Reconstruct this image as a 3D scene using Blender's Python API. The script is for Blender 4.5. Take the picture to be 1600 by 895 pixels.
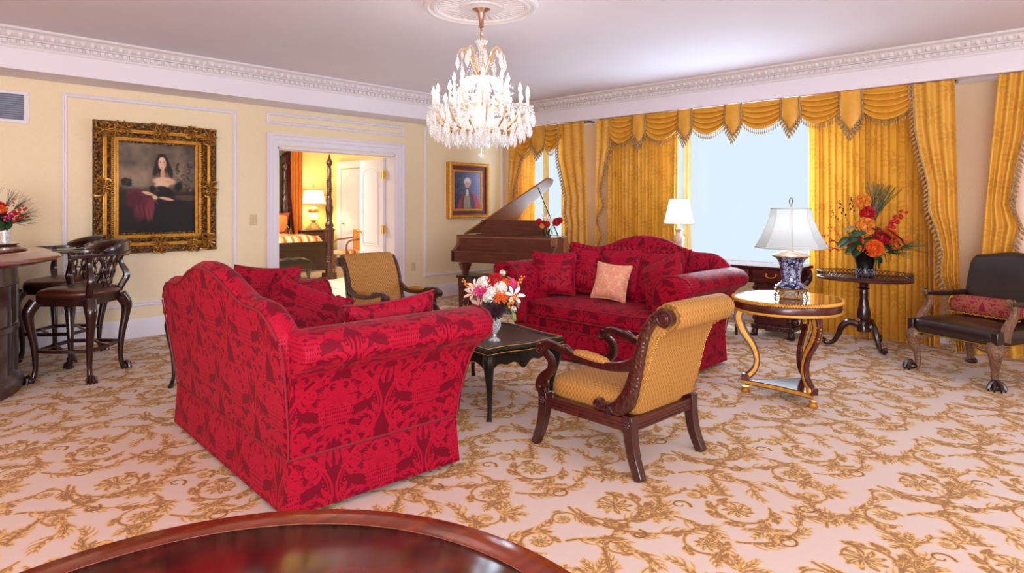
import bpy, bmesh, math, random
import numpy as np
from mathutils import Vector, Matrix, Euler
random.seed(7)
PI = math.pi
for o in list(bpy.data.objects): bpy.data.objects.remove(o)
C = bpy.context.scene.collection
SC = bpy.context.scene

# ---------------------------------------------------------------- camera, world, lights, exposure
YAW = math.atan2(0.689, 0.725)
cd = bpy.data.cameras.new('camera'); cam = bpy.data.objects.new('camera', cd); C.objects.link(cam)
cam.location = (0, 0, 1.4); cam.rotation_euler = (PI/2, 0, YAW)
cd.sensor_width = 36; cd.lens = 36*1002/1600; cd.shift_y = -126.5/1600; cd.clip_start = .02; cd.clip_end = 200
SC.camera = cam
w = bpy.data.worlds.new('world'); SC.world = w; w.use_nodes = True
bg = w.node_tree.nodes['Background']; bg.inputs[0].default_value = (.735, .865, .97, 1); bg.inputs[1].default_value = 1.02
SC.view_settings.view_transform = 'Standard'; SC.view_settings.look = 'None'
SC.view_settings.exposure = 0.0; SC.view_settings.gamma = 1

def area(name, loc, aim, size, power, col, sy=None):
    l = bpy.data.lights.new(name, 'AREA'); l.energy = power; l.color = col; l.size = size
    if sy: l.shape = 'RECTANGLE'; l.size_y = sy
    o = bpy.data.objects.new(name, l); C.objects.link(o); o.location = loc
    o.rotation_euler = (Vector(aim)-Vector(loc)).to_track_quat('-Z', 'Y').to_euler(); return o
# daylight arriving through the two windows, plus added fill lamps for the room, the ceiling and the bedroom
area('daylight', (-3.3, 7.72, 1.5), (-2.6, 1.5, 2.5), 1.7, 110, (.70, .85, 1), 1.5)
area('daylight', (-6.48, 7.72, 1.5), (-5.8, 2, 2.4), .7, 32, (.70, .85, 1), 1.5)
area('soft_fill', (2.6, -.8, 2.4), (-3.2, 4, .9), 2.6, 175, (1, .97, .95))  # added soft fill from the camera side
area('soft_fill', (3.4, 3.0, 2.3), (-4, 5, 1.3), 1.8, 105, (.86, .90, 1))  # added cool fill from the right, out of view
area('soft_fill', (-3.0, -2.6, 2.3), (-7.0, 1.6, 1.2), 1.4, 50, (1, .50, .28))  # added warm fill standing in for unseen tungsten light at left
area('ceiling_fill', (0.8, -1.8, .8), (-2.6, 3.6, 2.95), 2.2, 275, (.95, .94, 1))  # added upward fill that brightens the ceiling
area('bedroom_fill', (-10.2, 4.6, 2.6), (-11, 6, 0), 1.6, 230, (1, .88, .70))  # added fill under the bedroom ceiling, separate from the bedside lamp

# ---------------------------------------------------------------- helpers
def lin(c): return tuple((v/12.92 if v <= .04045 else ((v+.055)/1.055)**2.4) for v in c)
def S(h, a=1.0):
    h = h.lstrip('#'); return lin([int(h[i:i+2], 16)/255 for i in (0, 2, 4)]) + (a,)

class MB:
    def __init__(s): s.v = []; s.f = []
    def add(s, vs, fs):
        b = len(s.v); s.v += [tuple(v) for v in vs]; s.f += [tuple(i+b for i in f) for f in fs]; return s
    def box(s, c, d, rz=0, M=None):
        hx, hy, hz = d[0]/2, d[1]/2, d[2]/2
        vs = [Vector((x, y, z)) for z in (-hz, hz) for y in (-hy, hy) for x in (-hx, hx)]
        if rz: R = Matrix.Rotation(rz, 3, 'Z'); vs = [R@v for v in vs]
        if M is not None: vs = [M@v for v in vs]
        vs = [v+Vector(c) for v in vs]
        return s.add(vs, [(0, 2, 3, 1), (4, 5, 7, 6), (0, 1, 5, 4), (2, 6, 7, 3), (0, 4, 6, 2), (1, 3, 7, 5)])
    def bb(s, x0, x1, y0, y1, z0, z1): return s.box(((x0+x1)/2, (y0+y1)/2, (z0+z1)/2), (abs(x1-x0), abs(y1-y0), abs(z1-z0)))
    def rings(s, R, cap=True, closed=False):
        n = len(R[0]); vs = [p for r in R for p in r]; fs = []
        m = len(R)
        for i in range(m if closed else m-1):
            j = (i+1) % m
            for k in range(n):
                l = (k+1) % n; fs.append((i*n+k, i*n+l, j*n+l, j*n+k))
        if cap and not closed: fs.append(tuple(range(n-1, -1, -1))); fs.append(tuple((m-1)*n+k for k in range(n)))
        return s.add(vs, fs)
    def tube(s, pts, r, n=8, h=None, up=(0, 0, 1), p=2.0, cap=True, closed=False, tw=0):
        """sweep of an ellipse / superellipse: r half width across, h half height along 'up'"""
        P = [Vector(q) for q in pts]; m = len(P)
        if not isinstance(r, (list, tuple)): r = [r]*m
        if h is None: h = r
        if not isinstance(h, (list, tuple)): h = [h]*m
        if len(r) != m: r = [r[0]+(r[-1]-r[0])*i/(m-1) for i in range(m)]
        if len(h) != m: h = [h[0]+(h[-1]-h[0])*i/(m-1) for i in range(m)]
        up = Vector(up); R = []
        for i in range(m):
            if closed: t = P[(i+1) % m]-P[i-1]
            else: t = P[min(i+1, m-1)]-P[max(i-1, 0)]
            if t.length < 1e-9: t = Vector((0, 0, 1))
            t.normalize(); sd = t.cross(up)
            if sd.length < .05: sd = t.cross(Vector((1, 0.01, 0)))
            sd.normalize(); u = sd.cross(t)
            ring = []
            for k in range(n):
                a = 2*PI*k/n + (PI/n if p > 3 else 0) + tw*i
                ca, sa = math.cos(a), math.sin(a)
                if p != 2: ca = math.copysign(abs(ca)**(2/p), ca); sa = math.copysign(abs(sa)**(2/p), sa)
                ring.append(P[i]+sd*ca*r[i]+u*sa*h[i])
            R.append(ring)
        return s.rings(R, cap, closed)
    def lathe(s, prof, n=24, c=(0, 0, 0), sx=1, sy=1, cap=True, axis=None, rot=0):
        R = []
        for r, z in prof:
            R.append([Vector((c[0]+sx*r*math.cos(2*PI*k/n+rot), c[1]+sy*r*math.sin(2*PI*k/n+rot), c[2]+z)) for k in range(n)])
        if axis is not None:
            q = Vector((0, 0, 1)).rotation_difference(Vector(axis)); cc = Vector(c)
            R = [[q@(v-cc)+cc for v in r] for r in R]
        return s.rings(R, cap)
    def ball(s, c, r, n=8, m=5, sc=(1, 1, 1)):
        prof = []
        for i in range(m+1):
            a = -PI/2+PI*i/m; prof.append((max(r*math.cos(a), 1e-4), r*math.sin(a)*sc[2]))
        return s.lathe(prof, n, c, sc[0], sc[1])
    def grid(s, fn, nu, nv, cu=False):
        vs = [fn(i/nu, j/nv) for j in range(nv+1) for i in range(nu+(0 if cu else 1))]
        w_ = nu if cu else nu+1; fs = []
        for j in range(nv):
            for i in range(nu):
                k = (i+1) % w_; fs.append((j*w_+i, j*w_+k, (j+1)*w_+k, (j+1)*w_+i))
        return s.add(vs, fs)
    def prism(s, outline, z0, z1, ax='z'):
        n = len(outline)
        def m(a, b, z): return (a, b, z) if ax == 'z' else ((a, z, b) if ax == 'y' else (z, a, b))
        vs = [m(a, b, z0) for a, b in outline]+[m(a, b, z1) for a, b in outline]
        fs = [tuple(range(n-1, -1, -1)), tuple(range(n, 2*n))]+[(i, (i+1) % n, (i+1) % n+n, i+n) for i in range(n)]
        return s.add(vs, fs)
    def merge(s, o, M=None):
        vs = [Vector(v) for v in o.v]
        if M is not None: vs = [M@v for v in vs]
        return s.add(vs, o.f)
    def clipx(s, x0): s.v = [(max(v[0], x0), v[1], v[2]) for v in s.v]; return s
    def mesh(s, name, mat, smooth=38):
        me = bpy.data.meshes.new(name); me.from_pydata(s.v, [], s.f)
        bm = bmesh.new(); bm.from_mesh(me); bmesh.ops.recalc_face_normals(bm, faces=bm.faces); bm.to_mesh(me); bm.free()
        if mat: me.materials.append(mat)
        if smooth:
            me.shade_smooth(); me.set_sharp_from_angle(angle=math.radians(smooth))
        return me

def ob(name, mb, mat, parent=None, label=None, smooth=38, bevel=0, loc=None, rot=None, sub=0, seg=2):
    me = mb.mesh(name, mat, smooth) if isinstance(mb, MB) else mb
    o = bpy.data.objects.new(name, me); C.objects.link(o)
    if parent: o.parent = parent
    if label: o['label'] = label
    if loc is not None: o.location = loc
    if rot is not None: o.rotation_euler = rot
    if bevel:
        b = o.modifiers.new('bevel', 'BEVEL'); b.width = bevel; b.segments = seg; b.limit_method = 'ANGLE'; b.angle_limit = math.radians(40)
    if sub:
        b = o.modifiers.new('sub', 'SUBSURF'); b.levels = b.render_levels = sub
    return o
def thing(name, label, cat, loc=(0, 0, 0), rz=0, group=None):
    o = bpy.data.objects.new(name, None); C.objects.link(o); o.location = loc; o.rotation_euler = (0, 0, rz)
    o.empty_display_size = .1
    o['label'] = label; o['category'] = cat
    if group: o['group'] = group
    return o
def tag(o, label, cat, group=None):
    o['label'] = label; o['category'] = cat
    if group: o['group'] = group
    return o
def struct(name, mb, mat, label=None, **k):
    o = ob(name, mb, mat, **k); o['kind'] = 'structure'
    if label: o['label'] = label
    return o
def stuff(o): o['kind'] = 'stuff'; return o
def copy_tree(o, parent=None):
    c = o.copy(); C.objects.link(c)
    if parent: c.parent = parent
    for ch in o.children: copy_tree(ch, c)
    return c
def bez(pts, n=8):
    """Catmull-Rom through points"""
    P = [Vector(p) for p in pts]; out = []
    for i in range(len(P)-1):
        p0 = P[max(i-1, 0)]; p1 = P[i]; p2 = P[i+1]; p3 = P[min(i+2, len(P)-1)]
        for k in range(n):
            t = k/n
            out.append(.5*((2*p1)+(p2-p0)*t+(2*p0-5*p1+4*p2-p3)*t*t+(3*p1-p0-3*p2+p3)*t**3))
    out.append(P[-1]); return out
def lerpn(vals, n):
    """interpolate list of values to n samples"""
    return [float(x) for x in np.interp(np.linspace(0, len(vals)-1, n), range(len(vals)), vals)]
def spiral(c, r0, r1, a0, turns, n=20, plane='yz', x=0):
    out = []
    for i in range(n+1):
        t = i/n; a = a0+2*PI*turns*t; r = r0+(r1-r0)*t
        u, v = c[0]+r*math.cos(a), c[1]+r*math.sin(a)
        out.append((x, u, v) if plane == 'yz' else (u, x, v))
    return out

# ---------------------------------------------------------------- generated pattern images (numpy, tileable)
class Ras:
    def __init__(s, N, a, b, M=None):
        s.N = N; s.M = M or N; s.a = np.array(a, float); s.b = np.array(b, float); s.inv = np.linalg.inv(np.array([s.a, s.b]).T)
        s.L = {}
    def layer(s, k):
        if k not in s.L: s.L[k] = np.zeros((s.M, s.N), np.float32)
        return s.L[k]
    def dot(s, k, p, r, val=1.0, soft=.0012):
        L = s.layer(k); uv = s.inv@np.array(p, float)
        ru = (r+soft)*np.abs(s.inv[0]).sum(); rv = (r+soft)*np.abs(s.inv[1]).sum()
        i0, i1 = int(math.floor((uv[0]-ru)*s.N)), int(math.ceil((uv[0]+ru)*s.N))
        j0, j1 = int(math.floor((uv[1]-rv)*s.M)), int(math.ceil((uv[1]+rv)*s.M))
        I = np.arange(i0, i1+1); J = np.arange(j0, j1+1)
        du = (I/s.N-uv[0])[None, :]; dv = (J/s.M-uv[1])[:, None]
        dx = du*s.a[0]+dv*s.b[0]; dy = du*s.a[1]+dv*s.b[1]
        m = np.clip((r-np.sqrt(dx*dx+dy*dy))/soft+.5, 0, 1)*val
        ix = np.ix_(J % s.M, I % s.N); L[ix] = np.maximum(L[ix], m) if val > 0 else np.minimum(L[ix], 1+m)
    def stroke(s, k, pts, r0, r1=None, val=1.0, mid=None):
        P = np.array(pts, float); r1 = r0 if r1 is None else r1
        seg = np.r_[0, np.cumsum(np.hypot(*np.diff(P, axis=0).T))]; T = seg[-1]
        if T <= 0: return
        d = 0.0
        while d <= T:
            t = d/T; r = r0+(r1-r0)*t if mid is None else (r0+(mid-r0)*t*2 if t < .5 else mid+(r1-mid)*(t*2-1))
            s.dot(k, (np.interp(d, seg, P[:, 0]), np.interp(d, seg, P[:, 1])), max(r, .0006), val)
            d += max(r*.45, .0015)
    def blur(s, A, sig):
        fx = np.fft.fftfreq(s.N)[None, :]*s.N/np.hypot(*s.a); fy = np.fft.fftfreq(s.M)[:, None]*s.M/np.hypot(*s.b)
        return np.real(np.fft.ifft2(np.fft.fft2(A)*np.exp(-2*PI*PI*sig*sig*(fx**2+fy**2)))).astype(np.float32)
def mkimg(name, rgb):
    h, w_ = rgb.shape[:2]
    im = bpy.data.images.new(name, w_, h); px = np.ones((h, w_, 4), np.float32); px[..., :3] = np.clip(rgb, 0, 1)
    im.pixels.foreach_set(px.ravel()); im.update(); im.pack(); return im
def hexa(h): h = h.lstrip('#'); return np.array([int(h[i:i+2], 16)/255 for i in (0, 2, 4)])
def mixc(A, B, m): return A*(1-m[..., None])+B*m[..., None]
def arc(p, ang, L, curl, n=10):
    pts = [np.array(p, float)]; a = ang
    for i in range(n):
        pts.append(pts[-1]+np.array([math.cos(a), math.sin(a)])*L/n); a += curl/n
    return pts
def leaf(R, k, p, ang, L, curl, wd, lobes=4, side=0):
    """acanthus leaf: curved midrib with tapering curled lobes, vein drawn on layer v"""
    m = arc(p, ang, L, curl, 14); R.stroke(k, m, wd*.35, .0007, mid=wd*.55)
    for i in range(lobes):
        t = .12+.72*i/max(1, lobes-1); q = m[int(t*14)]; a = ang+curl*t
        for sg in ((1, -1) if side == 0 else (side,)):
            l = L*(.50-.30*t)*(1.2 if sg*curl < 0 else .85)
            b = arc(q, a+sg*.85, l, -sg*1.0, 7); R.stroke(k, b, wd*.26, .0006, mid=wd*.38)
    R.stroke('v', m[1:10], wd*.12, .0006)
def spir(c, r0, r1, a0, turns, n=60):
    return [(c[0]+(r0+(r1-r0)*(i/n)**.8)*math.cos(a0+2*PI*turns*i/n), c[1]+(r0+(r1-r0)*(i/n)**.8)*math.sin(a0+2*PI*turns*i/n)) for i in range(n+1)]
def rosette(R, k, c, r, n=8, wd=.012, ph=0):
    for i in range(n):
        a = ph+2*PI*i/n
        R.stroke(k, arc((c[0]+.3*r*math.cos(a), c[1]+.3*r*math.sin(a)), a, r*.7, .5, 6), wd*.4, wd*.5, mid=wd)
    R.dot(k, c, r*.2)

def carpet_image():
    A, B = (.98, .30), (0, .94)
    R = Ras(1280, A, B); rnd = random.Random(3)
    def scroll(c, r, a0, hand, turns, wd, flower, leaves=6, inner=.3):
        sp = spir(c, r, r*inner, a0, hand*turns, 80); R.stroke('t', sp, wd*.7, wd*.35, mid=wd)
        for i in range(leaves):
            k = int(2+i*50/leaves); p = np.array(sp[k]); t = np.array(sp[k+1])-p; a = math.atan2(t[1], t[0])
            leaf(R, 't', p, a-hand*(.35+.25*rnd.random()), r*(.80-.05*i), hand*.8, wd*1.9, 5)
            if i % 2: leaf(R, 't', p, a+hand*.5, r*.36, -hand*.9, wd*1.3, 3)
        if flower:
            rosette(R, 't', c, flower, 9, flower*.17, a0); rosette(R, 'v', c, flower*.8, 9, flower*.05, a0)
            rosette(R, 'd', c, flower*.42, 6, flower*.10, a0+.3)
        return sp
    scroll((.24, .28), .180, -2.2, 1, 1.15, .010, .085, 6)
    scroll((.68, .63), .155, .9, -1, 1.2, .009, .070, 6)
    scroll((.72, .26), .110, 2.6, 1, 1.25, .008, .055, 4)
    scroll((.20, .74), .100, -.6, -1, 1.3, .008, .045, 5)
    scroll((.47, .93), .070, 2.0, 1, 1.2, .0065, .03, 3)
    scroll((.15, .955), .075, .4, 1, 1.25, .007, .032, 3); scroll((.455, .635), .062, 3.4, -1, 1.2, .0065, .026, 2)
    scroll((.88, 1.02), .07, 1.2, -1, 1.2, .007, .03, 3)
    for c, r, a, h in (((.46, .50), .050, .3, 1), ((.95, .50), .055, 2.2, -1), ((.90, .86), .045, .5, -1), ((.47, .13), .04, 2., -1)):
        sp = spir(c, r, r*.25, a, h*1.0, 40); R.stroke('d', sp, .0055, .003); R.stroke('t', sp, .0085, .004)
    for p, a, L, cu in (((.10, .12), -.4, .66, 1.7), ((.58, .74), 2.6, .64, -1.6), ((.80, .36), .5, .50, 1.8), ((.28, .82), 1.1, .46, -2.0), ((.05, .45), 1.9, .38, 1.2), ((.50, .38), .2, .38, -1.5), ((.84, .76), .2, .46, 1.5), ((.42, .30), 1.6, .40, 1.2)):
        m = arc(p, a, L, cu, 40); R.stroke('t', m, .0085, .004)
        for k in range(4, 38, 8):
            aa = a+cu*k/40; sg = 1 if (k//8) % 2 else -1
            leaf(R, 't', m[k], aa+.40*sg, .145*rnd.uniform(.8, 1.15), -.9*sg, .013, 4)
    for p, a in (((.40, .34), .7), ((.52, .70), 2.0), ((.05, .60), -.7), ((.90, .16), 1.4), ((.36, .53), 2.6), ((.84, .55), -.9)):
        for q in (-1.1, -.55, 0, .55, 1.1): leaf(R, 't', p, a+q, .14-.03*abs(q), q*.8, .012, 4)
    t = R.layer('t'); d = R.layer('d'); v = R.layer('v'); rs0 = np.random.RandomState(12)
    halo = np.clip(R.blur(t, .0060)*1.5, 0, 1); halo2 = np.clip(R.blur(t, .018)*1.0, 0, 1)
    inner = np.clip(R.blur(t, .0045)*2.6-1.35, 0, 1)*t
    g = np.zeros(t.shape+(3,), np.float32)+hexa('d6c1b7')
    g = mixc(g, hexa('e6c58f'), halo2*.35); g = mixc(g, hexa('d9a758'), halo*.70)
    n1 = R.blur(rs0.rand(*t.shape).astype(np.float32)-.5, .006); n1 = np.clip(.5+n1/(n1.std()*3.2), 0, 1)
    g = mixc(g, hexa('b8813c'), t*.65); g = mixc(g, hexa('86562c'), inner*(.5+.5*n1)); g = mixc(g, hexa('e6bf74'), v*.8); g = mixc(g, hexa('deae5e'), np.clip(t*(n1-.62)*2.4, 0, 1)); g = mixc(g, hexa('6f4628'), d*.6)
    rs = np.random.RandomState(1); g *= (1+.07*(rs.rand(*t.shape)-.5))[..., None]
    return mkimg('carpet_pattern', g)

def damask_image():
    R = Ras(760, (.50, 0), (0, .70), 1064)
    def both(fn):
        for s in (1, -1): fn(s)
    def st(pts, r0, r1=None, mid=None, k='m'):
        for s in (1, -1): R.stroke(k, [(s*(p[0]), p[1]) for p in pts], r0, r1, mid=mid)
    def motif(ox, oy):
        def lf(p, a, L, cu, wd, lob=3):
            for s in (1, -1):
                m = arc((ox+s*p[0], oy+p[1]), a if s > 0 else PI-a, L, cu*s, 12); R.stroke('m', m, wd*.6, .001); R.stroke('v', m[1:9], .0011, .0006)
                for i in range(1, lob+1):
                    t = i/(lob+1); q = m[int(12*t)]; aa = (a if s > 0 else PI-a)+cu*s*t
                    for sg in (1, -1): R.stroke('m', arc(q, aa+sg*.7, L*(.4-.2*t), -sg*.6, 5), wd*.5, .001)
        def sp(c, r0, r1, a0, tn, w0, w1):
            for s in (1, -1):
                R.stroke('m', [(ox+s*(x), oy+y) for x, y in spir(c, r0, r1, a0, tn, 40)], w0, w1)
        # urn / basket
        for k, (w_, y) in enumerate(((.065, .045), (.08, .065), (.088, .085), (.085, .105), (.094, .122))):
            R.stroke('m', [(ox-w_, oy+y), (ox+w_, oy+y)], .0045)
        for x in range(-7, 8): R.stroke('m', [(ox+x*.0105, oy+.05), (ox+x*.012, oy+.118)], .0028)
        for s in (1, -1): R.stroke('m', arc((ox+s*.07, oy+.12), -PI/2 if s > 0 else -PI/2, .07, -s*1.8), .006, .003)
        # plume above the urn
        for a in (PI/2, 1.25, .95, .62, .3): lf((.005, .135), a, .13 if a > .9 else .11, -.9 if a < 1.5 else 0, .014, 4)
        R.stroke('m', [(ox, oy+.13), (ox, oy+.27)], .012, .001)
        # leaves and scrolls flanking
        for a, p in ((-.3, (.07, .06)), (-.9, (.06, .03)), (.3, (.09, .12))): lf(p, a, .11, 1.1, .014, 3)
        sp((.14, .19), .055, .014, -1.2, 1.2, .011, .005); sp((.165, .01), .05, .012, 1.4, -1.2, .011, .005)
        for s in (1, -1): rosette(R, 'm', (ox+s*.142, oy+.192), .03, 6, .009); rosette(R, 'm', (ox+s*.165, oy+.01), .026, 6, .008)
        for a in (-PI/2, -1.1, -.7): lf((.0, .04), a, .09, .6, .013, 3)
        sp((.07, -.07), .04, .01, 2.4, -1.1, .010, .004)
        for y in range(7): 
            for s in (1, -1): R.dot('m', (ox+s*(.205+.012*math.sin(y)), oy+.05+y*.017), .0048)
        # ogival frame
        for s in (1, -1):
            fr = [(ox+s*(.04+.20*math.sin(PI*t)), oy-.17+.50*t) for t in np.linspace(0, 1, 30)]
            R.stroke('m', fr, .006, .006); R.stroke('m', [(x-s*.018*math.sin(PI*i/29), y) for i, (x, y) in enumerate(fr)], .003)
        # filler foliage between the frames
        for (x, y, a, L, cu) in ((.20, -.06, 2.2, .10, 1.2), (.12, -.13, .9, .10, -1.0), (.21, .30, -2.3, .10, 1.1), (.05, -.15, 1.4, .09, .8), (.19, .10, -1.2, .08, 1.1), (.10, .27, .4, .10, 1.2), (.235, .20, 1.9, .08, -1)):
            lf((x, y), a, L, cu, .013, 4)
        sp((.22, -.13), .036, .008, .5, 1.2, .008, .003); sp((.065, .30), .03, .008, -.5, -1.2, .007, .003)
    motif(0, 0); motif(.25, .35)
    m = np.clip(R.layer('m')-.75*np.clip(R.layer('v'), 0, 1), 0, 1); rs = np.random.RandomState(2)
    return m, R
def small_tile(N, fn): 
    y, x = np.mgrid[0:N, 0:N]/N; return fn(x, y)

def portrait_lady():
    Hh, Ww = 420, 316; y, x = np.mgrid[0:Hh, 0:Ww]; u = x/Ww; v = 1-y/Hh   # v=0 top
    v = y/Hh
    rs = np.random.RandomState(5); KS = 1.0
    def nz(n, sd):
        r = np.random.RandomState(sd).rand(n+2, n+2); gx = u*n; gy = (1-v)*n
        i = gx.astype(int); j = gy.astype(int); fx = gx-i; fy = gy-j; fx = fx*fx*(3-2*fx); fy = fy*fy*(3-2*fy)
        return (r[j, i]*(1-fx)+r[j, i+1]*fx)*(1-fy)+(r[j+1, i]*(1-fx)+r[j+1, i+1]*fx)*fy
    cl = .5*nz(4, 1)+.3*nz(9, 2)+.2*nz(20, 3)
    t = 1-v     # now t: 0 top -> 1 bottom (image row 0 is bottom)
    g = mixc(np.zeros((Hh, Ww, 3))+hexa('4a4038'), hexa('a28d78'), np.clip(cl*1.5-.15-.25*u, 0, 1))
    g = mixc(g, hexa('b09478'), np.clip(1-abs(t-.36)/.12, 0, 1)*np.clip(1-u*1.8, 0, 1)*.6)
    g = mixc(g, hexa('1c1611'), np.clip((t-.47)/.08, 0, 1)*.9)
    def ell(cx, cy, rx, ry, col, soft=.12, rot=0, al=1):
        nonlocal g
        if KS != 1: cx = .55+(cx-.55)*KS; cy = .50+(cy-.50)*KS; rx = rx*KS; ry = ry*KS
        dx = (u-cx); dy = (t-cy)*Hh/Ww; c_, s_ = math.cos(rot), math.sin(rot)
        X = (dx*c_+dy*s_)/rx; Y = (-dx*s_+dy*c_)/(ry); d = np.sqrt(X*X+Y*Y)
        g = mixc(g, hexa(col), np.clip((1-d)/soft, 0, 1)*al)
    for i in range(60):   # rose bush at right, bushes at left
        a, b = rs.rand(2); ell(.80+.17*(a-.5)*1.8, .38+.30*(b-.5), .022, .02, ('2b2a1c', '3e3a26', '7d5a48', '50442c')[i % 4], .5, al=.8)
    for i in range(12): ell(.12+.10*(rs.rand()-.5), .44+.06*(rs.rand()-.5), .035, .03, '26241c', .4, al=.9)
    ell(.86, .60, .22, .05, '6a4c3c', .3, al=.6)
    KS = 1.0
    ell(.62, .90, .46, .42, '0c0a0a', .15); ell(.80, .80, .22, .25, '0f0c0c', .3)
    ell(.12, .86, .2, .3, '140d0c', .3)
    for i, (cx, cy, rx, ry, r) in enumerate(((.24, .58, .15, .10, .2), (.30, .70, .12, .22, .25), (.40, .72, .07, .2, .1), (.20, .62, .11, .14, .5))):
        ell(cx, cy, rx, ry, ('6a2230', '57192a', '742838', '4a1422')[i], .35, r)
    for i in range(7): ell(.24+.03*i, .70+.015*i, .006, .14, '32101a' if i % 2 else '8a3444', .7, -.15, .7)
    KS = 1.16
    ell(.55, .285, .088, .135, '261a13', .3); ell(.485, .33, .036, .11, '241811', .5, .25); ell(.635, .33, .036, .12, '241811', .5, -.25)
    for i in range(14): ell(.49+.01*i+.01*math.sin(i), .225+.02*math.sin(i*1.7), .004, .05, '4a3323', .9, (i-7)*.10, .5)
    ell(.56, .37, .032, .085, 'c99a7c', .35); ell(.575, .37, .02, .07, 'a87a5e', .8, 0, .6)
    ell(.575, .435, .145, .058, 'd9ae90', .3, .05); ell(.55, .475, .095, .055, 'deb698', .35); ell(.64, .44, .07, .03, 'c99a7a', .6, .2, .7)
    ell(.595, .565, .115, .095, '100c0d', .35); ell(.735, .485, .052, .075, '141012', .45, .3); ell(.445, .505, .045, .045, '151012', .5, .6); ell(.56, .50, .10, .035, '181315', .5, .12)
    for i in range(9): ell(.50+.03*i, .58+.02*math.sin(i*2), .006, .07, '2c2628', .9, (i-4)*.12, .6)
    for i in range(10): ell(.48+.05*i, .80, .010, .20, '1e1a1b', .9, (4-i)*.14, .55)
    ell(.553, .272, .050, .088, 'e2bb9e', .25); ell(.585, .285, .022, .07, 'c4937a', .9, -.1, .7); ell(.545, .235, .034, .028, 'ecc9ae', .7, 0, .7)
    ell(.55, .198, .058, .024, '261a13', .5); ell(.503, .235, .012, .06, '261a13', .6, .3); ell(.603, .24, .014, .065, '261a13', .6, -.25)
    for ex in (.532, .574): ell(ex, .262, .010, .0065, '2c1b16', .7); ell(ex, .249, .014, .0035, '5a3c2c', .8, 0, .8); ell(ex, .262, .016, .011, 'a87a64', .9, 0, .4)
    ell(.551, .286, .005, .018, 'c08a72', .9, al=.7); ell(.552, .313, .014, .0060, 'a8443e', .7); ell(.522, .293, .014, .014, 'd88f7c', .9, 0, .45)
    ell(.60, .595, .105, .022, 'd3a585', .35, .20); ell(.40, .548, .082, .024, 'd3a585', .35, .30); ell(.475, .583, .042, .030, 'dbb090', .4, .7)
    for i in range(4): ell(.452+.016*i, .602+.011*i, .005, .022, 'b98468', .8, -.5, .8)
    for i in range(40):
        a, b = rs.rand(2); ell(.84+.12*(a-.5)*1.6, .30+.26*(b-.5), .012, .010, ('3c3a24', '55482e', 'a07868', '6a5a38')[i % 4], .7, al=.8)
    g *= (1+.10*(rs.rand(Hh, Ww)-.5))[..., None]
    return mkimg('portrait_lady', g)
def portrait_man():
    Hh, Ww = 256, 180; y, x = np.mgrid[0:Hh, 0:Ww]; u = x/Ww; t = 1-y/Hh; rs = np.random.RandomState(8)
    n = rs.rand(Hh, Ww); nb = (n+np.roll(n, 1, 0)+np.roll(n, 1, 1)+np.roll(n, 2, 0)+np.roll(n, 2, 1))/5
    g = mixc(np.zeros((Hh, Ww, 3))+hexa('2c3348'), hexa('8e9ac8'), np.clip(.2+u*.9+(nb-.5)*2.0*(1.1-u)-.15*t, 0, 1))
    def ell(cx, cy, rx, ry, col, soft=.15, rot=0, al=1):
        nonlocal g
        dx = (u-cx); dy = (t-cy)*Hh/Ww; c_, s_ = math.cos(rot), math.sin(rot)
        d = np.sqrt(((dx*c_+dy*s_)/rx)**2+((-dx*s_+dy*c_)/ry)**2); g = mixc(g, hexa(col), np.clip((1-d)/soft, 0, 1)*al)
    ell(.35, .88, .20, .5, 'b8423f', .1, .25); ell(.78, .88, .20, .5, 'd0545a', .1, -.3)
    ell(.38, .80, .10, .42, '4c5468', .15, .2); ell(.68, .80, .10, .42, '5a6280', .15, -.2)
    ell(.48, .85, .13, .45, 'a89a86', .15); ell(.49, .56, .06, .16, 'e0dce4', .2)
    for i in range(9): ell(.46+.02*math.sin(i*2), .62+i*.045, .06, .008, '6d5f50', .6)
    ell(.50, .26, .15, .19, 'd9d4dc', .2); ell(.49, .33, .095, .16, 'dbb2a0', .15); ell(.50, .22, .12, .08, 'e4dfe6', .3)
    for e in (.455, .535): ell(e, .315, .018, .012, '3a3038', .5)
    ell(.49, .385, .03, .01, 'a86058', .5); ell(.495, .35, .01, .03, 'bd8a78', .7)
    return mkimg('portrait_man', g)

# ---------------------------------------------------------------- materials
def nmat(name):
    m = bpy.data.materials.new(name); m.use_nodes = True; nt = m.node_tree
    return m, nt, nt.nodes['Principled BSDF'], nt.nodes.new, nt.links.new
def ramp(nt, stops, inp):
    r = nt.nodes.new('ShaderNodeValToRGB'); e = r.color_ramp.elements
    while len(e) < len(stops): e.new(.5)
    for k, (p, c) in enumerate(stops): e[k].position = p; e[k].color = c
    nt.links.new(inp, r.inputs[0]); return r
def addbump(nt, b, h, st=.2, dist=.002):
    n = nt.nodes.new('ShaderNodeBump'); n.inputs['Strength'].default_value = st; n.inputs['Distance'].default_value = dist
    nt.links.new(h, n.inputs['Height']); nt.links.new(n.outputs[0], b.inputs['Normal'])
def objco(nt, scale=(1, 1, 1), rot=(0, 0, 0), world=False):
    if world: t = nt.nodes.new('ShaderNodeNewGeometry').outputs['Position']
    else: t = nt.nodes.new('ShaderNodeTexCoord').outputs['Object']
    m = nt.nodes.new('ShaderNodeMapping'); m.inputs['Scale'].default_value = scale; m.inputs['Rotation'].default_value = rot
    nt.links.new(t, m.inputs[0]); return m.outputs[0]
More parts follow.
